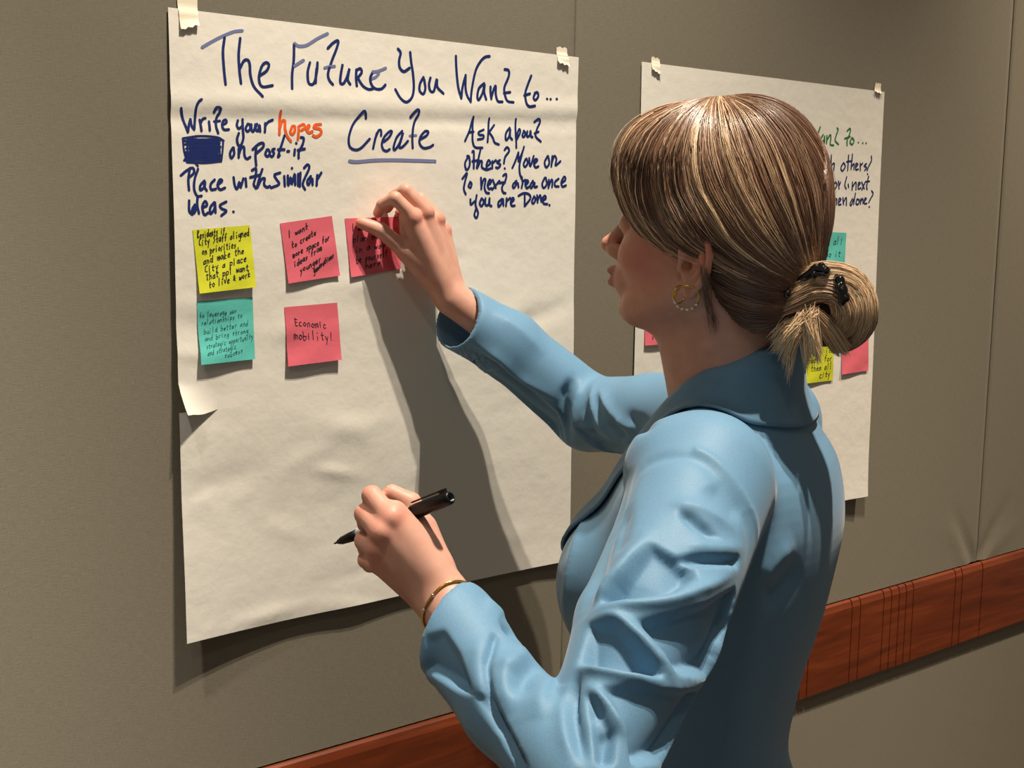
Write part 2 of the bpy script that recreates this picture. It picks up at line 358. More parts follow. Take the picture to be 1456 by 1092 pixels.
def grid_sheet(xs, zs, offf, X0, ZB_, name, m_, label, cat, tear=False):
    nx, nz = len(xs), len(zs); X, Z = np.meshgrid(xs, zs); Y = offf(X, Z)
    tz = TZ-ZB_
    Vt = np.stack([X0+X, -Y, ZB_+Z], -1).reshape(-1, 3)
    if tear:
        jt = int(np.argmin(np.abs(zs-tz)))
        ncut = int((xs < TX).sum()); extra = []; 
        up = Vt.copy()
        lift = np.clip(1-X/TX, 0, 1)*np.clip(1-(Z-zs[jt])/0.036+X/TX*-0.2, 0, 1)**1.3*(Z >= zs[jt]-1e-6)
        lift = lift.ravel()
        lip = zs[jt]; wav = 0.0035*np.sin(X.ravel()/TX*5.0)-0.007*np.sin(np.clip(X.ravel()/TX, 0, 1)*np.pi)
        up[:, 1] -= 0.017*lift; up[:, 0] += 0.004*lift; up[:, 2] += (wav*np.clip(X.ravel()/TX*3, 0, 1)*(X.ravel() < TX)-0.001)*np.clip(lift*1.2, 0, 1)
        rows = np.arange(nx*nz)//nx; sel = rows > jt; Vt[sel] = up[sel]
        extra = up[jt*nx:jt*nx+ncut]; base = len(Vt); Vt = np.vstack([Vt, extra])
    i = (np.arange(nz-1)[:, None]*nx+np.arange(nx-1)[None, :]).ravel()
    Fq = np.stack([i, i+1, i+nx+1, i+nx], 1)
    if tear:
        r0 = Fq[:, 0]//nx == jt
        for k in (0, 1):
            colx = Fq[:, k] % nx; c = r0 & (colx < ncut); Fq[c, k] = base+colx[c]
    o = mesh_np(name, Vt, Fq, m_); s = o.modifiers.new('thickness', 'SOLIDIFY'); s.thickness = 0.00025; s.offset = 1; s.use_rim = False
    return tag(o, label, cat)
xs = np.r_[np.linspace(0, TX, 16)[:-1], np.linspace(TX, PW, 110)]; zs = np.unique(np.r_[np.linspace(0, PH, 150), TZ-(PT-PH)])
sheet = grid_sheet(xs, zs, sheet_off, 0.0, PT-PH, 'flipchart_sheet', M['paper'], 'large white flip chart sheet with blue title and the woman writing in front of it', 'paper', True)
def sheet2_off(x, z):
    v = 1-np.asarray(z)/PH; u = np.asarray(x)/P2W
    return 0.0022+0.006*v+0.004*np.clip((u-0.85)/0.15, 0, 1)**1.5*v+0.0008*np.sin(7*v+3*u)+0.003*np.clip((v-0.86)/0.14, 0, 1)**2*np.clip((u-0.6)/0.4, 0, 1)
sheet2 = grid_sheet(np.linspace(0, P2W, 70), np.linspace(0, PH, 90), sheet2_off, P2X, P2T-PH, 'flipchart_sheet', M['paper'], 'second white flip chart sheet with green writing, partly hidden behind her head', 'paper')
def surf(P, lift):                                          # put wall points onto whichever sheet they lie on
    P = np.asarray(P, float).copy(); on2 = P[:, 0] > 0.72
    o1 = sheet_off(np.clip(P[:, 0], 0, PW), P[:, 2]-(PT-PH)); o2 = sheet2_off(P[:, 0]-P2X, P[:, 2]-(P2T-PH))
    P[:, 1] = -np.where(on2, o2, o1)-lift; return P
# ribbons of ink
def ribbon(VV, FF, P, w, N=np.array([0, -1.0, 0])):
    P = np.asarray(P); n = len(P); T = np.gradient(P, axis=0) if n > 1 else np.array([[1.0, 0, 0]]); T /= np.linalg.norm(T, axis=1)[:, None]+1e-12
    S = np.cross(T, N); S /= np.linalg.norm(S, axis=1)[:, None]+1e-12
    ww = np.full(n, w/2); b = sum(len(v) for v in VV)
    # rounded ends: two extra, narrower cross-sections
    P = np.vstack([P[0]-T[0]*w*0.45, P[0]-T[0]*w*0.3, P, P[-1]+T[-1]*w*0.3, P[-1]+T[-1]*w*0.45]); S = np.vstack([S[:1], S[:1], S, S[-1:], S[-1:]]); ww = np.r_[0.12*w, 0.36*w, ww, 0.36*w, 0.12*w]
    n = len(P); L = P+S*ww[:, None]; R_ = P-S*ww[:, None]
    VV.append(np.stack([L, R_], 1).reshape(-1, 3)); i = np.arange(n-1)*2; FF.append(np.stack([i, i+2, i+3, i+1], 1)+b)
def strokes(txt): return [np.array([[float(v) for v in p.split(',')] for p in s.split()]) for s in txt.split(';') if s.strip()]
_lay = [0]
def ink(name, parent, m_, items, lift=0.0006, second=None):
    """items: (crop x, crop y, scale, width in px of photo, stroke text)"""
    VV = []; FF = []
    cut_ = None
    for n_it, (ox, oy, sc, w, txt) in enumerate(items+(second[1] if second else [])):
        if n_it == len(items): cut_ = sum(len(f) for f in FF)
        for S in strokes(txt):
            if len(S) == 1: S = np.vstack([S, S+[[2/sc*0.25, 1/sc*0.25]]])
            pl = catmull(S, 5) if len(S) > 2 else catmull(S, 6)
            wpts = np.array([wp(ox+sc*x, oy+sc*y) for x, y in pl]); _lay[0] += 1
            P = surf(wpts, lift+0.00003*(_lay[0] % 5)); mid = wpts[len(wpts)//2]
            ribbon(VV, FF, P, w*(mid-CAM)@CF/FPX)
    o = mesh_np(name, np.vstack(VV), np.vstack(FF), m_, parent, smooth=False)
    if second: o.data.materials.append(second[0]); o.data.polygons.foreach_set('material_index', (np.arange(len(o.data.polygons)) >= cut_).astype(np.int32))
    return o
S1 = 240/1456; T1 = (240, 20, S1); T2 = (400, 40, S1); T3 = (600, 60, S1); T4 = (240, 140, S1); T5 = (480, 140, 180/1456); T6 = (640, 150, 180/1228); T7 = (1120, 160, 140/1019)
tt = ink('title_lettering', sheet, M['ink_blue'], [
 (*T1, 4.2, '470,205 455,320 460,450 475,610; 605,210 590,350 595,480 608,600; 600,470 635,405 670,400 685,440 690,530 720,630 790,712; 775,530 830,490 850,440 825,420 790,450 765,530 770,600 800,630 880,618; 1070,260 1065,400 1050,520 1048,645; 1205,420 1185,500 1190,590 1220,610 1245,580 1265,490 1270,420; 1262,470 1255,540 1252,595'),
 (*T2, 4.2, '390,175 435,130 480,110 465,180 425,280 390,390 400,450 430,488; 515,320 500,400 495,470 520,480 550,430 575,350 565,400 560,450 580,485; 635,360 632,430 637,500; 635,365 670,350 680,385 645,430; 645,430 690,500 740,530 790,520; 780,375 755,430 765,490 800,525 850,525 885,490; 995,180 1018,215 1005,280 1010,340 1045,375 1095,345; 1100,210 1110,300 1125,400 1130,520 1110,600 1060,640 1010,605 970,530; 1215,425 1185,480 1180,540 1210,570 1230,520 1220,440; 1275,430 1262,490 1275,545 1305,540 1330,440 1335,510 1385,565'),
 (*T3, 4.0, '280,120 285,230 300,380 325,485; 325,485 340,380 365,285; 365,285 365,400 380,470 405,515; 405,515 420,400 450,250 490,170 530,130 570,122; 525,355 480,400 465,470 475,500 510,440 530,360 525,430 540,495; 580,385 580,440 585,490; 585,480 610,400 625,380 625,450 640,510 680,515; 700,235 735,245 735,300 700,390 705,460 725,510 775,520; 695,440 750,432; 930,290 900,370 880,440 885,520 910,555 960,550; 870,460 920,445; 965,440 950,480 965,500 990,470 985,435 960,440; 1065,490; 1095,492; 1148,490'),
 (*T5, 3.8, '310,230 300,165 275,150 210,230 145,330 110,450 120,550 180,590 250,570 350,465; 430,400 405,500 390,575; 410,470 450,375 480,370 480,430; 510,500 570,450 605,385 580,380 520,440 490,520 505,585 545,605 580,585; 725,375 660,450 625,560 640,590 690,520 735,390 710,480 690,560 730,555 790,490; 820,215 870,150 905,130 915,170 875,260 850,350 840,470 845,570; 930,470 1000,430 1025,385 985,380 930,450 925,520 970,570 1040,560 1080,535'),
], second=(M['ink_light'], [
 (*T1, 4.6, '275,290 370,235 460,190 550,155 625,145; 1075,255 1110,278 1180,270 1270,215 1360,170; 1070,450 1110,425 1150,400'),
 (*T2, 4.2, '360,345 400,335 448,330; 780,380 830,370 890,345; 765,440 800,425 830,395'), (*T5, 3.4, '810,430 885,425')]))
ink('title_underline', sheet, M['ink_light'], [(*T5, 4.8, '120,720 210,728 400,712 600,708 800,712 1105,722')])
lf = [(*T4, 3.9, '90,85 110,180 150,290; 150,290 160,230 175,180; 175,180 185,240 205,270; 205,270 215,170 220,80 240,30 265,10; 255,185 262,230 268,280; 262,215 280,180 305,170; 335,200 338,240 340,275; 375,120 395,80 430,85 425,120 400,170 395,240 412,300; 380,200 430,195; 450,230 485,210 480,185 455,200 448,240 465,270 505,268; 585,190 575,230 590,260 620,240; 625,180 625,270 630,340 610,400 585,400 575,350 590,300; 670,220 650,260 665,285 690,260 685,225 665,225; 700,225 700,270 715,285 730,250 735,225; 750,220 735,260 755,280 770,230 775,285; 820,215 815,290; 818,240 845,205 885,185; '
 '540,425 515,470 525,515 550,480 545,425; 590,430 590,510; 590,490 610,430 635,420 640,490 660,520 690,505; 740,430 735,500 742,580; 710,440 760,395 800,385 800,420 745,470; 835,440 820,480 840,500 860,470 845,440; 900,435 880,445 895,475 880,500 865,495; 985,320 960,400 930,500 945,490; 930,440 985,440; 1010,455 1025,455; 1075,440 1070,490; 1085,385; 1125,335 1150,345 1140,400 1110,460 1108,515; 1100,445 1160,435; '
 '165,600 150,700 155,790; 85,665 140,620 190,600 200,640 160,680; 235,610 205,700 200,780 225,840 265,840; 290,710 255,750 255,790 290,760 295,715 290,760 310,795; 380,700 345,740 350,785 390,780; 410,740 445,710 425,700 405,745 425,785 470,770; 545,680 555,750 575,780 595,720 605,770 630,690; 650,690 655,760; 705,620 740,605 735,680 720,740 740,775; 795,610 765,700 750,770 785,700 815,690 810,740 835,765 860,755; 690,680 770,660; 950,640 900,660 920,700 940,740 870,770; 985,670 990,755; 1050,600; 1015,665 1020,750 1040,680 1050,740 1075,650 1080,745; 1105,650 1105,750; 1125,640 1120,760; 1155,600 1185,570 1200,600 1165,680 1145,740 1165,785; 1215,670 1185,710 1195,745 1225,690 1230,745; 1270,660 1265,750; 1268,700 1305,640; '
 '155,880 155,970 180,1000; 180,1000 200,960 225,920; 205,915 180,960 195,990 225,930; 230,840 225,920 240,990; 270,940 310,920 295,885 270,930 285,1000 320,985; 375,895 340,940 340,995 375,950 380,890 385,985; 480,890 425,920 440,950 480,970 435,1010; 540,975')]
ink('left_instruction_lettering', sheet, M['ink_blue'], lf)
ink('orange_word_lettering', sheet, M['ink_orange'], [(*T4, 4.2, '950,110 945,200 940,310; 945,260 965,200 990,195 990,260 1005,320 1040,370; 1050,245 1035,290 1050,310 1070,290 1075,245 1055,240; 1110,240 1105,300 1100,355; 1105,245 1150,225 1160,255 1130,275; 1180,270 1200,240 1190,235 1175,270 1195,295 1225,285; 1300,225 1250,230 1240,255 1290,265 1300,300 1260,330 1230,320')])
scr = ['105,345 115,450 140,545; 105,345 250,325 400,335 460,365; 455,365 450,450 438,545; 140,550 300,555 440,540; 215,500 205,540 235,585']
r2 = random.Random(3)
for k in range(24):
    y = 350+k*8.2; scr.append('%d,%d %d,%d %d,%d' % (125+r2.randint(-10, 55), y+r2.randint(-5, 5), 280, y+r2.randint(-12, 12), 440-r2.randint(0, 50), y+r2.randint(-6, 6)))
for k in range(13):
    x = 150+k*22; scr.append('%d,%d %d,%d %d,%d' % (x, 345+r2.randint(0, 20), x+r2.randint(-12, 12), 440, x+r2.randint(-8, 8), 545-r2.randint(0, 30)))
ink('scribbled_out_word', sheet, M['ink_blue'], [(*T4, 3.0, '; '.join(scr))])
ink('right_instruction_lettering', sheet, M['ink_blue'], [(*T6, 3.5,
 '130,345 180,230 215,110; 215,110 205,250 205,350 230,405 300,410; 165,262 215,255; 315,235 265,260 270,285 310,290 305,320 255,330; 370,125 360,240 350,355; 420,190 365,260; 370,265 400,310 420,360 460,378; 570,215 530,270 530,335 560,300 575,225 570,300 590,330; 630,130 625,260 630,350 630,410; 630,300 660,230 670,260 635,330; 705,250 690,290 705,305 720,270 705,245; 740,250 735,300 760,290 770,245 775,300 790,305; 810,160 850,130 865,160 830,240 820,300 870,350; 810,270 850,255; '
 '165,490 130,560 145,625 175,580 170,500 150,490; 200,450 215,445 215,540 215,610; 280,430 255,540 245,610 280,540 295,550 295,600 340,625; 200,540 265,530; 345,590 375,560 360,530 340,570 345,620 380,610; 395,540 395,610; 398,560 430,530; 470,530 440,550 475,575 450,605 430,600; 515,430 540,405 560,440 520,500 508,560; 515,610; 590,605 620,540 650,455; 650,455 650,540; 650,540 690,450 705,400; 690,450 660,580 665,670 685,700; 720,520 700,570 715,595 740,560 730,515; 755,510 765,590 800,490; 810,560 835,530 815,520 800,560 815,600 845,590; 935,490 905,550 920,600 950,560 940,490; 980,490 970,590; 975,560 1000,490 1020,520 1010,580 1040,560 1060,540; '
 '105,710 150,655 130,740 120,810 140,860; 180,745 165,780 185,795 195,760 180,740; 285,700 290,810; 290,790 310,720 330,720 320,790 335,840 365,850; 360,770 385,740 370,720 350,770 365,810 385,800; 400,720 430,800; 465,730 395,815; 500,680 530,665 525,720 490,790 500,840 525,850; 455,750 520,745; 630,730 595,770 605,800 640,750 650,795; 675,700 690,740 680,800; 690,740 715,720; 720,770 745,740 730,725 715,760 730,800 755,785; 790,730 765,770 775,800 805,745 805,790 830,785; 905,700 880,760 895,800 925,760 915,700; 945,720 940,800; 945,780 970,720 980,740 975,790; 1040,710 1005,740 1005,780 1040,785; 1070,750 1105,720 1095,690 1065,740 1075,785 1110,775; '
 '185,910 190,960 225,930; 245,870 235,960 260,1040 245,1090 225,1060 240,1000; 290,905 275,950 295,975 315,930 295,900; 330,900 330,960 360,960 370,895 370,960 390,975; 490,905 455,940 460,980 490,940 500,905 505,970; 535,900 530,975; 535,930 570,895; 580,940 605,915 595,895 575,930 585,970 615,970; 710,870 710,975; 650,875 700,850 750,860 765,900 715,970; 800,885 780,930 795,950 815,910 800,880; 830,870 835,940; 835,920 860,870 870,930; 885,920 915,900 905,875 880,905 895,950 930,955; 948,965')])
ink('green_title_lettering', sheet2, M['ink_green'], [(*T7, 2.6, '225,130 220,200 225,290; 225,290 245,220 265,230 275,325; 275,325 290,240 320,150; 350,230 330,270 335,310 360,280 365,240 365,310; 390,240 385,320; 388,290 425,230 430,270 425,330 460,340; 495,160 505,180 485,240 475,290 510,330; 600,190 630,165 630,210 600,290 600,340; 575,270 630,250; 650,260 630,310 655,330 670,290 650,260; 715,310; 760,315; 795,315')])
ink('blue_instruction_lettering', sheet2, M['ink_dark'], [(*T7, 2.5,
 '250,540 290,440 300,420; 330,435 325,500 345,540; 395,510 365,530 390,555 370,585; 435,440 430,600; 432,550 465,525 460,600; 560,520 535,570 550,605 580,560 565,520; 615,440 605,600; 655,430 640,590; 645,560 670,530 670,590; 595,510 650,500; 690,565 710,535 690,530 690,590 715,585; 735,525 735,600; 738,550 760,525; 800,530 775,550 800,570 780,600; 850,450 850,500 820,560 805,600; 808,635; '
 '475,720 450,760 465,795 495,750 480,720; 510,710 515,790; 515,760 530,720; 595,665 575,750 590,790; 610,740 615,775; 655,720 650,800; 655,770 690,720 690,800; 715,760 735,730 715,730 715,790 740,780; 750,720 775,790; 785,720 750,800; 820,660 800,760 805,795; 790,715 830,712; '
 '460,850 465,960; 465,930 490,890 490,950; 510,930 535,900 515,890 510,950 535,950; 555,880 560,950; 560,930 590,880 590,960; 655,890 630,940 640,960 665,900; 685,835 665,950; 700,895 690,940 710,950 725,910 705,895; 740,890 735,945; 740,920 760,890 762,940; 775,920 795,890 780,890 775,940 800,940; 850,810 865,840 840,890 820,930; 823,975')])
# ---- sticky notes
GL = {'a': '.8,1 .2,.8 .1,.2 .5,.1 .8,.9; .8,1 .85,.1', 'b': '.1,2 .1,0 .7,.1 .8,.8 .1,.9', 'c': '.8,.9 .3,1 .1,.5 .3,0 .8,.1', 'd': '.8,.9 .2,.9 .1,.2 .6,0 .8,.9; .8,2 .85,0', 'e': '.1,.5 .8,.6 .6,1 .1,.6 .3,0 .8,.1', 'f': '.8,1.9 .4,1.9 .3,0; .1,1 .7,1', 'g': '.8,1 .2,.9 .2,.3 .8,.4; .8,1 .8,-.7 .2,-.8', 'h': '.1,2 .1,0; .1,.7 .6,1 .8,0', 'i': '.3,1 .35,0; .3,1.5', 'j': '.5,1 .5,-.6 .1,-.7', 'k': '.1,2 .1,0; .7,1 .1,.5 .8,0', 'l': '.3,2 .35,0', 'm': '.05,1 .05,0; .05,.8 .4,1 .45,0; .45,.8 .8,1 .9,0', 'n': '.1,1 .1,0; .1,.7 .6,1 .8,0', 'o': '.5,1 .1,.5 .5,0 .9,.5 .5,1', 'p': '.1,1 .1,-.9; .1,.9 .8,.9 .7,.1 .1,.2', 'q': '.8,1 .2,.8 .3,.1 .8,.5; .8,1 .8,-.9', 'r': '.2,1 .2,0; .2,.6 .7,1', 's': '.8,1 .2,.8 .7,.4 .2,0', 't': '.4,1.8 .4,.2 .7,0; .1,1.1 .8,1.1', 'u': '.1,1 .2,.1 .7,.2 .8,1 .85,0', 'v': '.1,1 .4,0 .8,1', 'w': '.05,1 .25,0 .5,.8 .7,0 .95,1', 'x': '.1,1 .8,0; .8,1 .1,0', 'y': '.1,1 .4,.2; .8,1 .3,-.9', 'z': '.1,1 .8,1 .1,0 .8,0', 'I': '.4,2 .4,0', 'E': '.2,2 .15,0 .8,0; .2,2 .9,1.9; .2,1 .7,1', 'C': '.8,1.8 .2,1.5 .2,.3 .8,.1', 'S': '.8,1.9 .2,1.6 .7,.8 .1,0', 'R': '.1,0 .1,2 .8,1.7 .2,1 .8,0', '&': '.8,0 .2,1.3 .6,1.5 .1,.3 .8,.8', '!': '.5,2 .4,.5; .4,.1'}
def note(name_label, corners, m_, lines, inkm, grp, curl=0.008, tilt=0.0, slant=0.15, wd_=1.25, ext=(0.0, 0.0)):
    """corners TL TR BR BL in photo pixels; lines: (text, u0, v0, u1, v1, x-height in v)"""
    n = 18; Wc = [surf(wp(*c)[None], 0)[0] for c in corners]
    uu, vv = np.meshgrid(np.linspace(0, 1, n), np.linspace(0, 1, n))
    def at(u, v, lift):
        u = np.asarray(u, float); v = np.asarray(v, float)
        P = ((1-u)*(1-v))[..., None]*Wc[0]+(u*(1-v))[..., None]*Wc[1]+(u*v)[..., None]*Wc[2]+((1-u)*v)[..., None]*Wc[3]
        sh = P.shape; Q_ = surf(P.reshape(-1, 3), 0).reshape(sh)
        c = 0.6*curl*np.clip((v-0.22)/0.78, 0, 1)**1.35*(1+tilt*(u-0.5))+0.0009*np.sin(u*5+v*7)*v
        Q_[..., 1] -= 0.0009+c+lift; rr = CAM-Q_
        # keep the seen outline while the foot of the note stands off the sheet
        Q_ = Q_-rr*0; k = (c/(-CAM[1]))[..., None]; base = Q_.copy(); base[..., 1] = P[..., 1]
        return Q_+np.concatenate([((CAM-base)*k)[..., :1], np.zeros_like(k), ((CAM-base)*k)[..., 2:]], -1)
    P = at(uu, vv, 0).reshape(-1, 3)
    i = (np.arange(n-1)[:, None]*n+np.arange(n-1)[None, :]).ravel()
    o = mesh_np('sticky_note', P, np.stack([i, i+n, i+n+1, i+1], 1), m_); s = o.modifiers.new('thickness', 'SOLIDIFY'); s.thickness = 0.0002; s.offset = -1; s.use_rim = False
    tag(o, name_label, 'sticky note', grp); VV = []; FF = []; rr = random.Random(len(name_label))
    pxw = (((Wc[0]+Wc[2])/2-CAM)@CF)/FPX
    for (t, u0, v0, u1, v1, xh) in lines:
        adv = 1.0/max(1, len(t))
        for ci, ch in enumerate(t):
            if ch not in GL: continue
            for S in strokes(GL[ch]):
                if len(S) == 1: S = np.vstack([S, S+[[0.15, 0.05]]])
                S = catmull(S, 4) if len(S) > 2 else catmull(S, 5)
                jx = rr.uniform(-.1, .1); fx = (ci+0.05+S[:, 0]*0.82+jx*0.5)*adv; u = u0+(u1-u0)*fx+slant*S[:, 1]*xh*0.9; v = v0+(v1-v0)*fx-S[:, 1]*xh*(1+rr.uniform(-.1, .15))+rr.uniform(-.008, .008)
                ribbon(VV, FF, at(np.clip(u, .01, .99), np.clip(v, .01, .99), 0.0003), wd_*pxw)
    if VV: mesh_np('handwriting', np.vstack(VV), np.vstack(FF), inkm, o, smooth=False)
    return o
G1 = 'sticky notes on the large flip chart sheet'; G2 = 'sticky notes on the second flip chart sheet'
note('yellow sticky note with seven lines of black handwriting on the large sheet', [(270, 326.6), (352.6, 320), (361.7, 408), (280, 417)], M['yellow'], [('Residents if', .06, .14, .55, .10, .055), ('City Staff aligned', .07, .26, .97, .16, .055), ('on priorities', .11, .40, .72, .33, .055), ('and make the', .11, .55, .85, .44, .055), ('City a place', .12, .68, .88, .57, .055), ('that ppl want', .13, .80, .90, .71, .055), ('to live & work', .17, .93, .92, .82, .055)], M['ink_black'], G1, 0.009, 0.4, wd_=1.35)
note('teal sticky note with thin dark handwriting, directly below the yellow one', [(275.6, 428), (356.6, 422.5), (360, 510), (281.6, 518)], M['teal'], [('to leverage our', .03, .26, .70, .23, .04), ('relationships to', .06, .38, .80, .31, .04), ('build better and', .09, .52, .90, .44, .04), ('and bring strong', .10, .63, .90, .56, .04), ('strategic opportunity', .11, .76, .98, .66, .04), ('and strategic', .12, .86, .66, .80, .04), ('success', .43, .93, .78, .87, .04)], M['ink_grey'], G1, 0.010, -0.3, wd_=0.8)
note('tilted pink sticky note with six slanting lines of bold writing beside the held one', [(395.8, 317.6), (470, 307), (481.6, 391.6), (408, 403)], M['pink'], [('I want', .11, .26, .52, .15, .05), ('to create', .15, .43, .65, .27, .05), ('more space for', .14, .59, .90, .38, .05), ('ideas from', .14, .75, .72, .52, .05), ('younger', .24, .86, .68, .71, .05), ('generations', .50, .90, .93, .67, .05)], M['ink_black'], G1, 0.006, 0.0, wd_=1.5)
note('pink sticky note reading economic mobility, lower right of the stuck notes', [(402, 436.6), (477, 430), (483.6, 511), (407.6, 520.7)], M['pink'], [('Economic', .16, .32, .76, .42, .06), ('mobility!', .13, .55, .88, .65, .075)], M['ink_black'], G1, 0.011, 0.25, slant=-.05, wd_=1.1)
note('pink sticky note being pressed on by the fingers of her right hand', [(488.5, 310.6), (565.5, 308), (568, 382), (497, 394)], M['pink'], [('I want to', .10, .22, .62, .18, .06), ('plan more', .09, .42, .75, .37, .06), ('in a way', .12, .60, .72, .55, .06), ('be yourself', .12, .78, .75, .72, .06), ('here', .28, .90, .60, .86, .06)], M['ink_black'], G1, 0.004, 0.0, wd_=1.2)
note('pink sticky note on the second sheet just below her chin', [(912.5, 425), (972, 425), (972, 487), (913.5, 491)], M['pink'], [('ideas by', .10, .22, .85, .20, .09), ('people', .12, .55, .8, .52, .09), ('for all', .15, .88, .9, .84, .09)], M['ink_black'], G2, 0.006, 0.3, wd_=1.8)
note('teal sticky note on the second sheet peeking out behind her hair', [(1160, 329), (1200.7, 331), (1197, 387), (1156, 390)], M['teal'], [('we all', .2, .3, .9, .3, .09), ('do it', .3, .6, .85, .6, .08)], M['ink_black'], G2, 0.004, wd_=1.0)
note('lime sticky note on the second sheet behind the loose ends of her bun', [(1141, 487), (1181, 484), (1179.5, 540), (1139, 545)], M['olive'], [('work in', .1, .3, .95, .3, .08), ('small for', .1, .52, .95, .5, .08), ('them all', .2, .72, .95, .70, .08), ('city', .5, .90, .9, .88, .08)], M['ink_black'], G2, 0.004, wd_=1.1)
note('pink sticky note nearest the right edge of the second sheet', [(1191.4, 473.7), (1229.4, 470.5), (1228.5, 526), (1192.3, 532)], M['pink'], [('this one', .15, .25, .9, .2, .07)], M['ink_black'], G2, 0.004, wd_=0.9)
# ---- masking tape
def tape(label, P4, seed, ripple=0.0006):
    r_ = np.random.default_rng(seed); n = 9; m2 = 14
    C4 = [wp(*p) for p in P4]; u, v = np.meshgrid(np.linspace(0, 1, n), np.linspace(0, 1, m2))
    P = ((1-u)*(1-v))[..., None]*C4[0]+(u*(1-v))[..., None]*C4[1]+(u*v)[..., None]*C4[2]+((1-u)*v)[..., None]*C4[3]
    P[..., 2] += 0.0012*np.sin(u*17+seed)*(v > 0.93); P[..., 2] += 0.001*np.sin(u*13+seed*2)*(v < 0.07)
    Q_ = P.reshape(-1, 3); on = sheet_off(np.clip(Q_[:, 0], 0, PW), np.clip(Q_[:, 2]-(PT-PH), 0, PH)) if seed < 10 else sheet2_off(np.clip(Q_[:, 0]-P2X, 0, P2W), np.clip(Q_[:, 2]-(P2T-PH), 0, PH))
    top = PT if seed < 10 else P2T
    f_ = np.clip((top+0.004-Q_[:, 2])/0.008, 0, 1); Q_[:, 1] = -(0.0006+on*f_+ripple*(1+np.sin(Q_[:, 2]*500+seed))*np.clip(v.ravel()-0.3, 0, 1)+0.0030*np.clip((v.ravel()-0.75)/0.25, 0, 1)**2)-0.0006
    i = (np.arange(m2-1)[:, None]*n+np.arange(n-1)[None, :]).ravel()
    o = mesh_np('tape_strip', Q_, np.stack([i, i+n, i+n+1, i+1], 1), M['tape']); s = o.modifiers.new('thickness', 'SOLIDIFY'); s.thickness = 0.0003; s.offset = -1; s.use_rim = False
    tag(o, label, 'tape', 'masking tape strips holding the sheets')
tape('wide strip of masking tape at the large sheet\'s top corner left of the title', [(250, -22), (280, -18), (280, 36), (254, 43)], 1)
tape('short strip of masking tape at the large sheet\'s top corner beside the wall seam', [(791, 66.5), (805.5, 68.5), (806, 95), (789.5, 89)], 2)
tape('narrow strip of masking tape on the second sheet\'s top corner nearest the large sheet', [(926, 80.5), (937.5, 84), (936, 107), (924, 99)], 12)
tape('tiny strip of masking tape on the second sheet\'s far top corner', [(1244.5, 118), (1252, 119), (1251, 134), (1241.5, 131)], 13)
# ------------------------------------------------------------------ the woman: frames and joints
def yawframe(a, p=0.0, r=0.0):
    a, p, r = map(math.radians, (a, p, r))
    F = np.array([math.sin(a)*math.cos(p), math.cos(a)*math.cos(p), math.sin(p)]); L = np.array([-math.cos(a), math.sin(a), 0.0]); U = np.cross(F, L)
    L2 = L*math.cos(r)+U*math.sin(r); U2 = U*math.cos(r)-L*math.sin(r)
    return np.stack([F, L2, U2], 1)
MT = yawframe(-24); TC = np.array([0.352, -0.606, 0.0])-0.030*np.array([0.78, -0.62, 0])+0.042*np.array([0.67, 0.74, 0])
def tb(f, l, z): return TC+MT[:, 0]*f+MT[:, 1]*l+np.array([0, 0, z])
HS = 1.015
MH = yawframe(-23, 6, 0)
EAR = pt(979, 366, 1.182); HC = EAR-MH[:, 1]*0.074*HS
def hd(f, l, u): return HC+MH@(np.array([f, l, u])*HS)
LS, RS = tb(-0.012, 0.160, 1.368)+np.array([0.020, -0.014, 0]), tb(0.0, -0.163, 1.375)
DL = -0.035
LE, LW = pt(838, 1114, 0.915), pt(630, 852, 1.095+DL)
RE, RW = wp(838, 588, 0.158), wp(643, 424, 0.060)
class Loft:                                                # stack of super-ellipse sections in the torso frame
    def __init__(s, rows, nexp=2.4): s.r = np.array(rows); s.n = nexp
    def __call__(s, P):
        q = (P-TC)@MT; z = P[:, 2]; r = s.r; o = np.argsort(r[:, 0]); r = r[o]
        g = lambda k: np.interp(z, r[:, 0], r[:, k])
        cf, hl, hf = g(1), g(2), g(3)
        rho = (np.abs((q[:, 0]-cf)/hf)**s.n+np.abs(q[:, 1]/hl)**s.n)**(1/s.n)
        d = (rho-1)*np.minimum(hl, hf)
        return np.maximum(d, np.maximum(z-r[-1, 0], r[0, 0]-z))
def loftsmooth(rows, m_=60):
    r = np.array(sorted(rows)); z = np.linspace(r[0, 0], r[-1, 0], m_); k = catmull(r, 12)
    return [[zz]+[np.interp(zz, k[:, 0], k[:, c]) for c in range(1, r.shape[1])] for zz in z]
def loft_add(F_, rows, k, nexp=2.4):
    rows = loftsmooth(rows); ln = Loft(rows, nexp); r = np.array(rows); hl = r[:, 2].max(); hf = (np.abs(r[:, 1])+r[:, 3]).max(); e = np.abs(MT[:, 0])*hf+np.abs(MT[:, 1])*hl
    lo = TC-e; hi = TC+e; lo[2] = r[:, 0].min(); hi[2] = r[:, 0].max(); F_.add(ln, lo, hi, k)
TORSO = [(0.86, 0.0, 0.165, 0.105), (0.95, 0.01, 0.145, 0.095), (1.02, 0.02, 0.112, 0.078), (1.10, 0.014, 0.118, 0.080), (1.20, 0.004, 0.138, 0.094), (1.29, -0.01, 0.15, 0.088), (1.35, -0.015, 0.145, 0.072), (1.39, -0.02, 0.11, 0.055), (1.42, -0.02, 0.06, 0.045)]
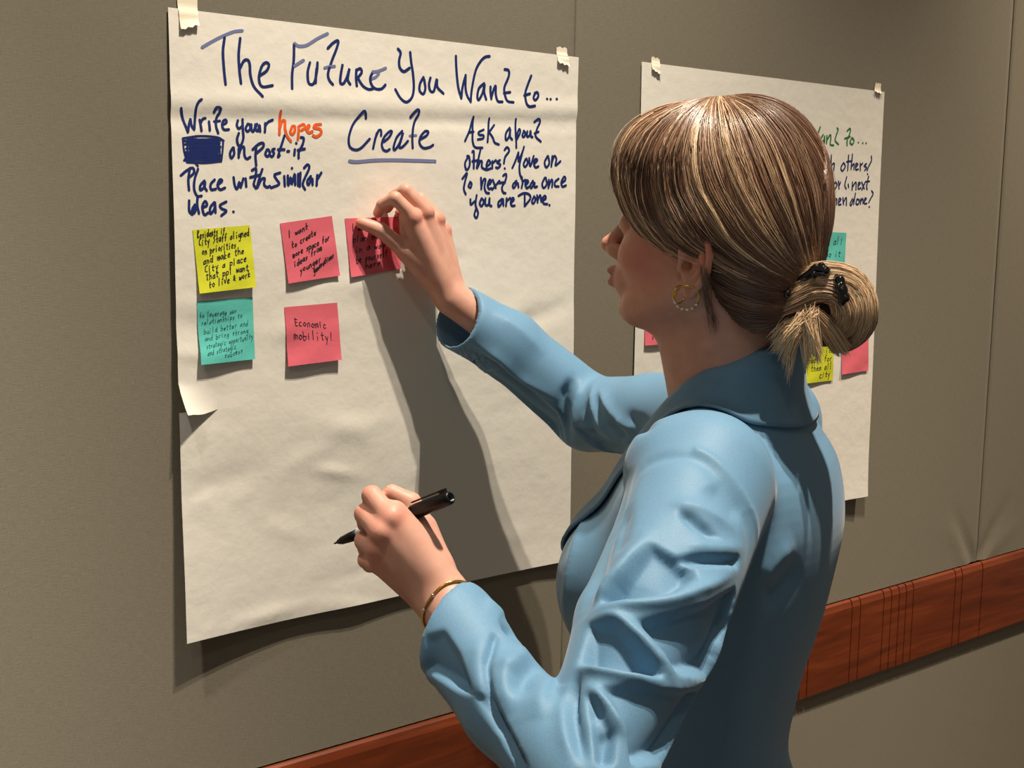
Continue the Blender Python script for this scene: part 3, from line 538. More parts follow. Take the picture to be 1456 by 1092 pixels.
# ---- body (skin): one continuous surface
B = Field()
loft_add(B, TORSO, 0.0)
B.cone(tb(-0.015, 0, 1.37), hd(-0.018, 0, -0.045), 0.054, 0.051, 0.03)
B.cone(tb(0.0, 0, 1.39), hd(0.025, 0, -0.052), 0.045, 0.034, 0.03)
for s in (1, -1): B.cone(tb(-0.015, 0.03*s, 1.395), tb(-0.01, 0.14*s, 1.362), 0.030, 0.034, 0.03)
for J, E_, W_ in ((LS, LE, LW), (RS, RE, RW)):
    B.chain([J, E_, E_*0.5+W_*0.5+np.array([0, 0, -0.012 if J is LS else 0.010]), W_], [0.040, 0.026, 0.025, 0.0235], 0.02)
for s in (1, -1):
    B.chain([tb(-0.01, 0.09*s, 0.90), tb(0.0, 0.085*s, 0.48), tb(-0.02, 0.085*s, 0.09)], [0.082, 0.052, 0.034], 0.03)
    B.chain([tb(-0.045, 0.085*s, 0.045), tb(0.10, 0.10*s, 0.03)], [0.035, 0.026], 0.02)
# head
hm = lambda *r: np.array(r)*HS
B.ell(hd(-0.005, 0, 0.046), hm(0.092, 0.071, 0.084), MH, 0.02)
B.ell(hd(0.030, 0, 0.000), hm(0.064, 0.062, 0.072), MH, 0.03)
B.ell(hd(0.055, 0, 0.050), hm(0.038, 0.055, 0.045), MH, 0.02)
for s in (1, -1):
    B.cone(hd(-0.004, 0.055*s, -0.028), hd(0.064, 0.026*s, -0.062), 0.016*HS, 0.016*HS, 0.03)       # jaw
    B.ell(hd(0.058, 0.040*s, -0.008), hm(0.026, 0.022, 0.022), MH, 0.02)                           # cheek
    B.cone(hd(0.084, 0.012*s, 0.040), hd(0.070, 0.045*s, 0.044), 0.008*HS, 0.007*HS, 0.015)         # brow
    B.ell(hd(0.096, 0.032*s, 0.022), hm(0.022, 0.016, 0.010), MH, 0.012, True)                      # eye socket
B.cone(hd(0.020, 0, -0.058), hd(0.066, 0, -0.064), 0.024*HS, 0.017*HS, 0.03)
B.ell(hd(0.079, 0, -0.066), hm(0.014, 0.017, 0.012), MH, 0.016)
B.cone(hd(0.086, 0, 0.034), hd(0.112, 0, -0.002), 0.0070*HS, 0.0080*HS, 0.010)
B.ell(hd(0.1135, 0, -0.003), hm(0.0095, 0.0095, 0.0085), MH, 0.006)
for s in (1, -1):
    B.ell(hd(0.101, 0.011*s, -0.008), hm(0.011, 0.0065, 0.0075), MH, 0.006)
    B.ell(hd(0.107, 0.006*s, -0.0145), hm(0.004, 0.0028, 0.003), MH, 0.003, True)
B.ell(hd(0.084, 0, -0.034), hm(0.018, 0.026, 0.020), MH, 0.02)
B.ell(hd(0.1025, 0, -0.0285), hm(0.0078, 0.019, 0.0055), MH, 0.006)
B.ell(hd(0.1005, 0, -0.0400), hm(0.0082, 0.017, 0.0065), MH, 0.005)
for s in (1, -1):                                          # eyelids round the eyeball
    B.ell(hd(0.078, 0.032*s, 0.0225), hm(0.0128, 0.0145, 0.0128), MH, 0.006)
    B.ell(hd(0.0935, 0.032*s, 0.0220), hm(0.006, 0.0125, 0.0042), MH, 0.002, True)
# ears
for s in (1, -1):
    Me = MH@np.array(yawframe(-90)*1.0) if False else MH
    ec = lambda f, u, l=0.0: hd(f-0.005, s*(0.0715+l-0.25*f*0.6), u-0.008)
    B.ell(ec(-0.003, 0.004, 0.001), hm(0.0155, 0.0055, 0.026), MH, 0.006)
    B.ell(ec(0.001, 0.002, 0.0075), hm(0.0095, 0.0065, 0.0155), MH, 0.004, True)
    hx = [(0.012, 0.004, 0.002), (0.0135, 0.016, 0.004), (0.007, 0.028, 0.006), (-0.004, 0.0315, 0.007), (-0.0145, 0.025, 0.008), (-0.0185, 0.012, 0.008), (-0.0175, -0.002, 0.007), (-0.012, -0.014, 0.005), (-0.006, -0.022, 0.003)]
    B.chain([ec(f, u, l) for f, u, l in hx], [0.0034]*len(hx), 0.003)
    B.chain([ec(f, u, l) for f, u, l in ((-0.008, 0.020, 0.003), (-0.011, 0.006, 0.004), (-0.006, -0.008, 0.003), (0.004, -0.012, 0.002))], [0.0028]*4, 0.003)
    B.ell(ec(-0.001, -0.0225, 0.002), hm(0.0075, 0.0042, 0.0085), MH, 0.005)
    B.ell(ec(0.0125, -0.002, 0.003), hm(0.0035, 0.003, 0.006), MH, 0.003)
    B.ell(ec(0.006, -0.001, 0.001), hm(0.0045, 0.007, 0.0055), MH, 0.002, True)
# hands
def hand(Wr, mcp, fingers, thumb, back, k=0.010):
    """Wr wrist; mcp four knuckles; fingers lists of PIP, DIP, tip; thumb CMC, MCP, IP, tip; back: unit normal out of the back of the hand"""
    B.ell(Wr, (0.001,)*3, None, 0.0)
    sides = np.linspace(-1, 1, 4)
    ax = (mcp[3]-mcp[0]); ax = ax/np.linalg.norm(ax)
    for i, mc in enumerate(mcp):
        w0 = Wr+ax*0.009*sides[i]
        B.cone(w0, mc-back*0.004, 0.0155, 0.0108, k)
        B.cone(w0*0.45+mc*0.55-back*0.010, mc-back*0.010, 0.012, 0.010, k)
    B.cone(Wr-back*0.004, thumb[1], 0.017, 0.0125, 0.014)
    B.cone(thumb[0], mcp[0]-back*0.010, 0.014, 0.010, 0.012)
    for i, (mc, fg) in enumerate(zip(mcp, fingers)):
        sc_ = (1.0, 1.03, 0.97, 0.86)[i]
        B.cone(mc-back*0.002, mc-back*0.002, 0.0102*sc_, 0.0102*sc_, 0.006)
        B.cone(mc, fg[0], 0.0098*sc_, 0.0088*sc_, 0.0045); B.cone(fg[0], fg[1], 0.0088*sc_, 0.0078*sc_, 0.003); B.cone(fg[1], fg[2], 0.0078*sc_, 0.0064*sc_, 0.003)
    B.cone(thumb[0], thumb[1], 0.0145, 0.0115, 0.010); B.cone(thumb[1], thumb[2], 0.0112, 0.0100, 0.005); B.cone(thumb[2], thumb[3], 0.0100, 0.0078, 0.004)
rm = [wp(589, 309, .058), wp(607, 302, .055), wp(623, 312, .047), wp(633, 328, .038)]
rf = [[wp(562, 282, .048), wp(544, 291, .028), wp(537, 303, .011)], [wp(577, 271, .042), wp(561, 279, .022), wp(551, 296, .009)], [wp(597, 283, .030), wp(582, 290, .015), wp(568, 302, .009)], [wp(617, 303, .024), wp(603, 302, .013), wp(590, 308, .009)]]
rt = [wp(613, 388, .050), wp(578, 358, .040), wp(541, 327, .026), wp(514, 317, .012)]
nb = np.cross(rm[3]-rm[0], RW-rm[1]); nb /= np.linalg.norm(nb); nb = nb if nb[1] < 0 else -nb
hand(RW, rm, rf, rt, nb)
q = lambda x, y, d: pt(x, y, d+DL)
lm = [q(556, 738, 1.088), q(543, 757, 1.086), q(537, 779, 1.092), q(538, 800, 1.102)]
lf_ = [[q(529, 705, 1.106), q(535, 711, 1.128), q(553, 727, 1.140)], [q(519, 731, 1.108), q(521, 744, 1.132), q(538, 752, 1.143)], [q(518, 769, 1.118), q(521, 780, 1.138), q(540, 780, 1.146)], [q(521, 796, 1.124), q(526, 803, 1.140), q(541, 798, 1.147)]]
lt = [q(618, 806, 1.104), q(600, 752, 1.122), q(583, 716, 1.128), q(557, 701, 1.126)]
nb = np.cross(lm[3]-lm[0], LW-lm[1]); nb /= np.linalg.norm(nb); nb = nb if nb@CF < 0 else -nb
hand(LW, lm, lf_, lt, nb)
BV, BF = B.mesh(0.002)
person = empty('person', tb(0, 0, 0))
tag(person, 'woman in powder blue suit jacket with low brown bun, pressing on a pink note', 'person')
PO = np.array(person.location)
def kid(name, V, Fq, m_, par=person, sm=True): return mesh_np(name, np.asarray(V)-PO, Fq, m_, par, sm)
body = kid('body', BV, BF, M['skin'])
ql = (BV-HC)@MH/HS
lipv = np.exp(-(((ql[:, 0]-0.106)/0.013)**2+(ql[:, 1]/0.020)**2+((ql[:, 2]+0.0343)/0.0090)**2)**2)
vattr(body, 'lip', np.clip(lipv*1.2, 0, 0.9))
flush = np.zeros(len(BV))
for c_, r_ in [(p, 0.012) for p in rm+lm+[f[0] for f in lf_]]+[(f[2], 0.012) for f in rf]+[(rt[3], 0.012), (hd(0.118, 0, -0.004), 0.014), (hd(0.055, 0.055, -0.012), 0.03), (hd(0.055, -0.055, -0.012), 0.03)]+[(hd(-0.018, 0.08*s, 0.01), 0.022) for s in (1, -1)]:
    flush = np.maximum(flush, 0.55*np.exp(-((BV-c_)**2).sum(1)/r_**2))
vattr(body, 'flush', flush)
print('BODY', len(BV), 'upperL', np.linalg.norm(LS-LE), 'foreL', np.linalg.norm(LE-LW), 'upperR', np.linalg.norm(RS-RE), 'foreR', np.linalg.norm(RE-RW))
for n_, P_ in (('LS', LS), ('RS', RS), ('LE', LE), ('RE', RE), ('nose', hd(.123, 0, -.003)), ('chin', hd(.09, 0, -.09)), ('crown', hd(-.01, 0, .13)), ('occ', hd(-.104, 0, .045)), ('earT', hd(0, .075, .03)), ('earB', hd(0, .075, -.03))): print(n_, project(P_).round(2))
# eyes, mostly behind the hair and turned to the wall
for s in (1, -1):
    u_, v_ = np.meshgrid(np.linspace(0, 2*np.pi, 25), np.linspace(0.02, np.pi-0.02, 15)); R_ = 0.0118*HS
    P_ = np.stack([np.cos(v_), np.sin(v_)*np.cos(u_), np.sin(v_)*np.sin(u_)], -1).reshape(-1, 3)*R_@MH.T+hd(0.080, 0.032*s, 0.0225)
    i = (np.arange(14)[:, None]*25+np.arange(24)[None, :]).ravel()
    e = kid('eye', P_, np.stack([i, i+1, i+26, i+25], 1), None); 
    if 'eye' not in M:
        M['eye'] = mat('eyeball', srgb(235, 230, 225), 0.1); M['iris'] = mat('hazel iris', srgb(70, 52, 30), 0.1); M['pupil'] = mat('pupil', srgb(8, 8, 8), 0.08)
    for mm_ in (M['eye'], M['iris'], M['pupil']): e.data.materials.append(mm_)
    e.data.polygons.foreach_set('material_index', np.where(i//25 < 2, 2, np.where(i//25 < 4, 1, 0)).astype(np.int32))

# ---- jacket
J = Field()
JT = [(0.74, 0.00, 0.210, 0.142), (0.85, 0.005, 0.204, 0.140), (0.93, 0.010, 0.182, 0.128), (1.02, 0.020, 0.142, 0.100), (1.10, 0.016, 0.146, 0.102), (1.20, 0.006, 0.158, 0.116), (1.29, -0.008, 0.170, 0.116), (1.35, -0.016, 0.166, 0.100), (1.39, -0.020, 0.130, 0.076), (1.42, -0.022, 0.088, 0.060), (1.445, -0.025, 0.058, 0.045)]
loft_add(J, JT, 0.0, 2.3)
for s in (1, -1):
    J.ell(tb(0.085, 0.078*s, 1.235), (0.055, 0.068, 0.07), MT, 0.05)
    J.cone(tb(-0.02, 0.05*s, 1.396), tb(-0.010, 0.150*s, 1.372), 0.032, 0.052, 0.03)
LCC, RCC = pt(640, 890, 1.052), wp(650, 452, 0.067)
def sleeve(S, mids, Ccen, rs, k):
    pts = [S]+mids+[Ccen]; J.chain(pts, rs, k)
LM_ = LE*0.5+LW*0.5+np.array([0, 0, -0.020])
J.cone(LS+np.array([0, 0, -0.004]), LS*0.45+LE*0.55, 0.066, 0.060, 0.018)
J.chain([LS*0.45+LE*0.55, LE, LM_], [0.060, 0.041, 0.037], 0.010)
J.cone(LM_, LCC, 0.037, 0.041, 0.02)
J.cone(RS, RS*0.4+RE*0.6, 0.064, 0.054, 0.018)
J.chain([RS*0.4+RE*0.6, RE, RE*0.4+RW*0.6, RCC+(RCC-RE)*0.05], [0.054, 0.050, 0.045, 0.044], 0.02)
def cut(c, nrm, lo, hi):                                    # slice the sleeve end off by a plane
    nrm = nrm/np.linalg.norm(nrm)
    def fn(P): return np.maximum(-((P-c)@nrm), np.linalg.norm(P-c, axis=1)-0.075)
    J.add(fn, c-0.075, c+0.075, 0.0, True)
def along(px0, px1, d0, d1): return pt(*px0, d0)-pt(*px1, d1)
cut(LCC, pt(640-89, 890-45, 1.085)-LCC, None, None)
cut(RCC, wp(650-90, 452-44, 0.068)-RCC, None, None)
J.cone(LCC-(LM_-LCC)*0.3, LCC+(LM_-LCC)*0.40, 0.038, 0.030, 0.0, True)
J.cone(RCC-(RE-RCC)*0.2, RCC+(RE-RCC)*0.28, 0.040, 0.036, 0.0, True)
JC = Field(); JC.p = list(J.p[:11])
# open front neckline
def vneck(P):
    q_ = (P-TC)@MT; z = P[:, 2]; w = np.clip((z-1.215)/0.235, 0, 1); half = 0.004+0.066*w
    return np.maximum(np.maximum(np.abs(q_[:, 1])-half, 0.02-q_[:, 0]+0.0*z), np.maximum(1.215-z, 0))
J.add(vneck, tb(0, 0, 1.2)-0.2, tb(0, 0, 1.5)+np.array([0.2, 0.2, 0.05]), 0.004, True)
J.cone(tb(-0.022, 0, 1.40), hd(-0.03, 0, -0.03), 0.056, 0.056, 0.004, True)
JF = J
JV, JQ = J.mesh(0.0022)
JN = vnormals(JV, JQ)
print('JACKET', len(JV))
# sculpted folds: each is a line of photo points found on the near surface, with width and height in metres
JP = project(JV); FAC = ((JV-CAM)*JN).sum(1) < 0.0
def on_surface(px):
    out = []
    for x, y in px:
        c = np.where(FAC & (np.abs(JP[:, 0]-x) < 7) & (np.abs(JP[:, 1]-y) < 7))[0]
        if len(c) == 0: continue
        c = c[JP[c, 2] < JP[c, 2].min()+0.012]; w_ = np.exp(-((JP[c, 0]-x)**2+(JP[c, 1]-y)**2)/12); out.append((JV[c]*w_[:, None]).sum(0)/w_.sum())
    return np.array(out)
def fold(txt, r, h, under=1.0, taper=True, sharp=None):
    '''raise (h>0) or press in (h<0) the cloth along a line; under: width of the lower flank as a share of r'''
    sharp = sharp or (1.35 if h > 0 else 2.0)
    px = strokes(txt)[0]; px = catmull(px, 6) if len(px) > 2 else catmull(px, 8); P = on_surface(px)
    if len(P) < 2: return
    lo = P.min(0)-3*r; hi = P.max(0)+3*r; c = np.where(np.all((JV > lo) & (JV < hi), axis=1))[0]
    d, t = polydist(JV[c], P); ok = (JN[c]@(JN[c][np.argmin(d)])) > -0.2
    k = np.clip(np.round(t*(len(P)-1)).astype(int), 0, len(P)-1); T = np.gradient(P, axis=0); S_ = np.cross(T[k], JN[c]); S_ *= np.sign(S_[:, 2:3])+1e-9
    low = ((JV[c]-P[k])*S_).sum(1) < 0; rr = np.where(low, r*under, r)
    w = np.exp(-np.abs(d/rr)**sharp)*ok
    if taper: w = w*np.clip(np.minimum(t, 1-t)*3.5+0.1, 0, 1)
    JD[c] += JN[c]*(h*w)[:, None]
def facet(txt, depth, feather=7.0, bias=0.3):
    '''press in a patch of cloth seen from the camera side: shallow at its upper edge, deepest along its lower edge'''
    poly = strokes(txt)[0]; x0, y0 = poly.min(0); x1, y1 = poly.max(0)
    c = np.where(FAC & (JP[:, 0] > x0) & (JP[:, 0] < x1) & (JP[:, 1] > y0) & (JP[:, 1] < y1))[0]
    if len(c) == 0: return
    near = on_surface(poly); c = c[np.abs(JP[c, 2]-np.percentile(project(near)[:, 2], 30)) < 0.075]
    X = JP[c, :2]; ins = np.zeros(len(c), bool); dist = np.full(len(c), 1e9); n = len(poly)
    for i in range(n):
        a, b = poly[i], poly[(i+1) % n]; cond = (a[1] > X[:, 1]) != (b[1] > X[:, 1])
        ins ^= cond & (X[:, 0] < (b[0]-a[0])*(X[:, 1]-a[1])/((b[1]-a[1]) if b[1] != a[1] else 1e-9)+a[0])
        ab = b-a; t = np.clip(((X-a)@ab)/(ab@ab), 0, 1); dist = np.minimum(dist, np.linalg.norm(X-a-t[:, None]*ab, axis=1))
    w = np.clip(dist/feather, 0, 1); w = w*w*(3-2*w)*ins; v = (X[:, 1]-y0)/(y1-y0); JD[c] -= JN[c]*(depth*w*(bias+(1-bias)*v))[:, None]
JD = np.zeros_like(JV)
# left armhole seam and sleeve folds
fold('874,730 895,661 937,638 990,640 1031,667 1063,714 1079,756 1076,813', 0.004, 0.0024, sharp=1.5)
fold('884,742 902,675 940,652 990,654 1024,682 1053,724 1066,760 1063,808', 0.007, -0.0026)
fold('886,716 880,755 872,790', 0.010, -0.006)
facet('962,722 985,728 1010,748 1028,770 1005,768 980,752 965,738', 0.008, 9, 0.6); fold('952,716 995,724 1045,752', 0.008, 0.004)
facet('946,792 985,785 1054,790 1050,808 985,808', 0.008, 8, 0.7); fold('972,774 1015,780 1060,778', 0.008, 0.004)
fold('1006,690 1032,712 1054,742', 0.012, -0.004)
facet('926,770 955,786 986,806 990,826 955,846 900,856 850,860 872,826 900,796', 0.024, 9, 0.25)
facet('836,886 876,886 906,912 930,942 942,964 895,960 850,952 822,944', 0.022, 8, 0.25)
facet('898,882 955,872 1005,856 1075,818 1074,870 1050,922 1012,968 962,958 942,928 916,900', 0.018, 12, 0.4)
facet('848,976 900,972 952,980 1015,985 990,1035 965,1088 898,1088 890,1042 868,1004', 0.016, 10, 0.4)
facet('832,985 846,990 862,1016 876,1046 872,1088 850,1088 842,1040', 0.012, 7, 0.4)
fold('930,752 892,798 862,832 840,862', 0.011, 0.007, 0.6); fold('840,870 890,865 950,857 1000,838 1048,810', 0.010, 0.009, 0.6)
fold('835,882 876,881 908,906 936,938 958,970', 0.007, 0.008, 0.7); fold('820,951 853,957 895,964 948,972', 0.008, 0.008, 0.6)
fold('834,972 866,1005 890,1048', 0.007, 0.007, 0.7); fold('846,1018 860,1046', 0.005, 0.005)
fold('820,962 812,1000 818,1040 832,1085', 0.005, -0.012); fold('806,985 807,1030 816,1078', 0.006, 0.006)
fold('742,906 730,894 714,892', 0.007, -0.008); fold('690,852 730,880 765,915', 0.012, 0.004)
facet('700,895 712,905 700,950 705,990 720,1040 708,1036 690,990 686,945', 0.010, 8, 0.7); fold('684,900 678,950 692,1000', 0.010, 0.004); fold('724,925 718,965 728,1015', 0.011, 0.006)
fold('768,940 746,962 738,995', 0.008, -0.007); fold('795,962 772,985 768,1025', 0.011, 0.006); fold('752,915 735,940 728,960', 0.009, 0.004)
# front edge of the chest
fold('862,645 832,720 812,800 800,880', 0.007, 0.005); fold('895,660 862,740 842,810 830,880', 0.016, -0.009)
# right sleeve
fold('814,537 804,565 802,600 804,630', 0.007, -0.012); fold('827,540 817,580 819,622', 0.007, 0.006); fold('840,544 845,585 868,632', 0.007, 0.008, 0.6); fold('832,570 836,610 848,632', 0.008, -0.008)
fold('850,552 868,586 900,614', 0.008, 0.008, 0.6); fold('858,598 876,615 884,630', 0.010, -0.009); fold('890,590 910,602 930,606', 0.008, -0.005)
fold('672,486 710,512 737,538 790,568', 0.009, 0.007, 0.5); fold('668,505 705,530 740,556 780,590', 0.012, -0.008)
fold('700,445 740,470 775,505', 0.012, 0.004)
# back, below the arm
fold('1082,830 1100,800 1130,770', 0.014, 0.006); fold('1084,860 1110,840 1140,800', 0.016, -0.006)
fold('1036,935 1034,1000 1025,1080', 0.0025, -0.0016, sharp=1.5)
facet('662,500 672,492 700,508 740,540 795,586 806,632 770,612 720,566 690,548', 0.012, 10, 0.15)
facet('806,596 826,606 850,618 880,628 905,634 890,650 850,644 812,632', 0.012, 7, 0.2)
facet('600,955 604,905 632,892 655,930 676,990 640,976', 0.014, 8, 0.2)
facet('672,988 700,985 722,1030 752,1092 735,1092 708,1042', 0.012, 7, 0.2)
JV = smooth(JV+JD, JQ, 4, 0.4)
jn = np.sin(JV[:, 2]*31+JV[:, 0]*17)*np.sin(JV[:, 0]*43-JV[:, 1]*29)*np.sin(JV[:, 2]*13+2); JV += vnormals(JV, JQ)*(0.0009*jn)[:, None]
jacket = kid('jacket', JV, JQ, M['jacket'])
# ---- collar and lapels: a folded strip laid round the neck opening
inner = [(0.112, 0.004, 1.215), (0.108, 0.030, 1.27), (0.086, 0.050, 1.34), (0.055, 0.064, 1.395), (0.012, 0.070, 1.446), (-0.040, 0.063, 1.475), (-0.074, 0.036, 1.486), (-0.085, 0, 1.489)]
outer = [(0.130, 0.020, 1.205), (0.130, 0.095, 1.275), (0.090, 0.112, 1.33), (0.045, 0.112, 1.372), (0.00, 0.108, 1.398), (-0.055, 0.090, 1.408), (-0.092, 0.048, 1.408), (-0.104, 0, 1.408)]
def mirror(Pl): return [p for p in Pl]+[(a, -b, c) for a, b, c in Pl[::-1][1:]]
I_ = catmull(np.array(mirror(inner)), 8); O_ = catmull(np.array(mirror(outer)), 8); n_ = len(I_); m2 = 14
Ow = JC.push(np.array([tb(*p) for p in O_]), 0.004, 12); Iw = np.array([tb(*p) for p in I_])
G_ = np.zeros((n_, m2, 3))
for j in range(m2):
    t = j/(m2-1); P = Iw*(1-t)+Ow*t
    Pp = JC.push(P, 0.0045+0.006*math.sin(math.pi*t)*(1-t), 8); w = min(1.0, t*1.6)**1.2
    G_[:, j] = P*(1-w)+Pp*w; G_[:, j, 2] += 0.012*math.sin(math.pi*min(1, t*1.3))*(1-t)
inn = Iw.copy(); cN = tb(-0.02, 0, 0); dirn = np.c_[Iw[:, :2]-cN[:2], np.zeros(n_)]; dirn /= np.linalg.norm(dirn, axis=1)[:, None]
down = np.stack([Iw-dirn*0.004+np.array([0, 0, -0.012*k]) for k in (3, 2, 1)], 1); G_ = np.concatenate([down, G_], 1); m2 += 3
i = (np.arange(n_-1)[:, None]*m2+np.arange(m2-1)[None, :]).ravel()
collar = kid('collar', G_.reshape(-1, 3), np.stack([i, i+m2, i+m2+1, i+1], 1), M['jacket'], jacket)
s_ = collar.modifiers.new('thickness', 'SOLIDIFY'); s_.thickness = 0.003; s_.offset = 0
# ---- blouse under the open front, trousers and shoes below the frame
K = Field(); rows = [(z, cf, hl+0.006, hf+0.006) for z, cf, hl, hf in TORSO if z < 1.33]; loft_add(K, rows, 0.0)
KV, KQ = K.mesh(0.005); kid('blouse', KV, KQ, M['blouse'])
K = Field(); loft_add(K, [(0.80, 0.0, 0.172, 0.116), (0.90, 0.006, 0.160, 0.108), (1.00, 0.018, 0.124, 0.086), (1.03, 0.018, 0.118, 0.082)], 0.0)
for s in (1, -1): K.chain([tb(-0.012, 0.093*s, 0.84), tb(0.0, 0.09*s, 0.48), tb(-0.02, 0.09*s, 0.07)], [0.096, 0.078, 0.082], 0.03)
KV, KQ = K.mesh(0.006); kid('trousers', KV, KQ, M['jacket'])
for s in (1, -1):
    K = Field(); K.chain([tb(-0.055, 0.085*s, 0.036), tb(0.02, 0.09*s, 0.034), tb(0.115, 0.10*s, 0.028)], [0.036, 0.038, 0.028], 0.02)
    K.cone(tb(-0.04, 0.085*s, 0.08), tb(-0.04, 0.085*s, 0.04), 0.040, 0.038, 0.02)
    K.add(lambda P: P[:, 2]-0.004, np.array([-2, -2, -0.2]), np.array([2, 2, 0.004]), 0.004, True)
    KV, KQ = K.mesh(0.004); kid('shoe', KV, KQ, M['shoe'])
# ---- hair
HE = Field()
HE.ell(hd(-0.004, 0, 0.056), hm(0.095, 0.081, 0.096), MH, 0.0)
HE.ell(hd(0.040, 0, 0.076), hm(0.070, 0.074, 0.062), MH, 0.03)
HE.ell(hd(-0.024, 0, 0.070), hm(0.062, 0.068, 0.078), MH, 0.03)
HE.ell(hd(-0.044, 0, 0.020), hm(0.058, 0.072, 0.076), MH, 0.03)
HE.ell(hd(-0.062, 0, -0.022), hm(0.040, 0.056, 0.044), MH, 0.03)
for s in (1, -1): HE.ell(hd(-0.004, 0.066*s, 0.034), hm(0.032, 0.020, 0.022), MH, 0.02)
CAP = Field(); CAP.p = [(lambda P: HE.val(P)+0.0035, np.min([p[1] for p in HE.p], 0), np.max([p[2] for p in HE.p], 0), 0.0, False)]
def facecut(P):
    q_ = (P-HC)@MH/HS
    return (q_[:, 2]-np.interp(q_[:, 0], [-.2, -.09, -.055, -.025, -.012, .0, .03, .06, .09, .115, .16], [-.062, -.062, -.055, -.03, .01, .030, .034, .044, .066, .095, .11]))*0.7
CAP.add(facecut, HC-0.3, HC+0.3, 0.012, True)
CV, CQ = CAP.mesh(0.003)
hair = kid('hair', CV, CQ, M['scalp'])
def on_field(Fd, px, d0=0.95, d1=1.5, off=0.0):
    out = []
    ds = np.linspace(d0, d1, 276)
    for x, y in px:
        P = CAM+ray(x, y)[None]*ds[:, None]; v = Fd.val(P)-off; k = np.where(v < 0)[0]; k = k[0] if len(k) else int(np.argmin(v)); out.append(P[k])
    return np.array(out)
GUIDES = ['1000,142 940,155 890,175 868,205 866,240 872,272 884,300', '1003,142 950,158 905,185 884,225 886,270 906,318 944,352 992,366', '1006,142 960,165 925,205 913,255 928,305 962,345 1012,372 1060,398 1110,415',
 '1010,141 978,170 955,220 958,275 985,325 1030,365 1080,395 1128,410', '1015,141 1000,180 995,235 1010,290 1040,335 1080,370 1120,392 1142,402', '1020,140 1025,180 1035,230 1055,285 1085,335 1115,370 1142,395',
 '1030,140 1060,170 1085,220 1105,275 1125,325 1140,365 1150,392', '1040,139 1090,158 1130,205 1152,260 1162,315 1163,360 1160,390', '1045,138 1105,155 1150,195 1175,250 1183,310 1180,355 1168,388']
NG_ = 20
Gd = np.array([resample(on_field(HE, catmull(strokes(g)[0], 6)), NG_) for g in GUIDES])
LG = np.array([resample(on_field(HE, catmull(strokes(g)[0], 6)), NG_) for g in ('984,358 1012,374 1060,401 1110,417 1138,420', '992,368 1020,392 1060,412 1100,425 1135,425', '998,385 1025,412 1062,432 1100,440 1135,432', '1006,410 1032,436 1068,452 1105,452 1135,440', '1018,440 1050,462 1085,466 1115,456 1140,444')])
def strands(G, n, r0, clumps, rg, spread=0.35, lift=0.003, tone=(0.15, 0.6), wave=0.0012, tipl=0.0, Fd=None):
    J_ = len(G)-1; cs = rg.uniform(0, J_, clumps); cl = rg.normal(0, 1, clumps); ct = rg.uniform(*tone, clumps)
    k = rg.integers(0, clumps, n); s = np.clip(cs[k]+rg.normal(0, spread*0.22, n), 0, J_-1e-6)
    t = np.linspace(0, 1, NG_); i = s.astype(int); f = (s-i)[:, None, None]; P = G[i]*(1-f)+G[i+1]*f
    # strands start and end at their own places along the guide
    a = rg.beta(1, 14, n)*0.6; b_ = 1-rg.beta(1, 9, n)*0.5; tt_ = a[:, None]+(b_-a)[:, None]*t[None]; x = tt_*(NG_-1); i0 = np.clip(x.astype(int), 0, NG_-2); w = (x-i0)[..., None]
    P = np.take_along_axis(P, i0[..., None].repeat(3, 2), 1)*(1-w)+np.take_along_axis(P, (i0+1)[..., None].repeat(3, 2), 1)*w
    ph = rg.uniform(0, 6.28, (clumps, 3)); P = P+(wave*np.sin(ph[k][:, None, :]+t[None, :, None]*rg.uniform(4, 9, (n, 1, 1))))+rg.normal(0, 0.0008, (n, 1, 3))
    if Fd is not None:
        off = (0.001+lift*(0.5+0.5*np.tanh(cl[k]))*np.sin(np.pi*np.clip(t*1.1, 0, 1))[None].repeat(n, 0).T).T+rg.uniform(-0.0012, 0.0016, n)[:, None]
        Q_ = P.reshape(-1, 3); o_ = off.reshape(-1)
        for _ in range(2):
            g = Fd.grad(Q_); Q_ = Q_-g*(Fd.val(Q_)-o_)[:, None]
        P = Q_.reshape(n, NG_, 3)
    R_ = r0*rg.uniform(0.7, 1.3, n)[:, None]*np.clip(np.minimum(t*6+0.5, (1-t)*5+0.15), 0.15, 1)[None]
    tn = np.clip(ct[k]+rg.normal(0, 0.09, n), 0, 1)[:, None]+tipl*(t[None]**2)
    return P, R_, np.clip(tn, 0, 1)
def hair_mesh(name, sets, par, sides=3):
    V_ = []; F_ = []; T_ = []; base = 0
    for P, R_, tn in sets:
        n, m_, _ = P.shape; T = np.gradient(P, axis=1); T /= np.linalg.norm(T, axis=2)[..., None]+1e-12
        up = np.array([0.31, 0.22, 0.92]); A = np.cross(T, up); A /= np.linalg.norm(A, axis=2)[..., None]+1e-9; Bn = np.cross(T, A)
        an = np.arange(sides)*2*np.pi/sides; ring = P[:, :, None]+R_[..., None, None]*(np.cos(an)[None, None, :, None]*A[:, :, None]+np.sin(an)[None, None, :, None]*Bn[:, :, None])
        V_.append(ring.reshape(-1, 3)); T_.append(np.repeat(tn.reshape(-1), sides))
        st = (np.arange(n)*m_*sides)[:, None, None]; i = (np.arange(m_-1)*sides)[None, :, None]; j = np.arange(sides)[None, None, :]; j2 = (j+1) % sides
        F_.append(np.stack([st+i+j, st+i+j2, st+i+sides+j2, st+i+sides+j], -1).reshape(-1, 4)+base); base += n*m_*sides
    o = kid(name, np.vstack(V_), np.vstack(F_), M['hair'], par); vattr(o, 'tone', np.concatenate(T_)); return o
rg = np.random.default_rng(11)
def mir(G):
    q_ = (G-HC)@MH; q_[..., 1] *= -1; return HC+q_@MH.T
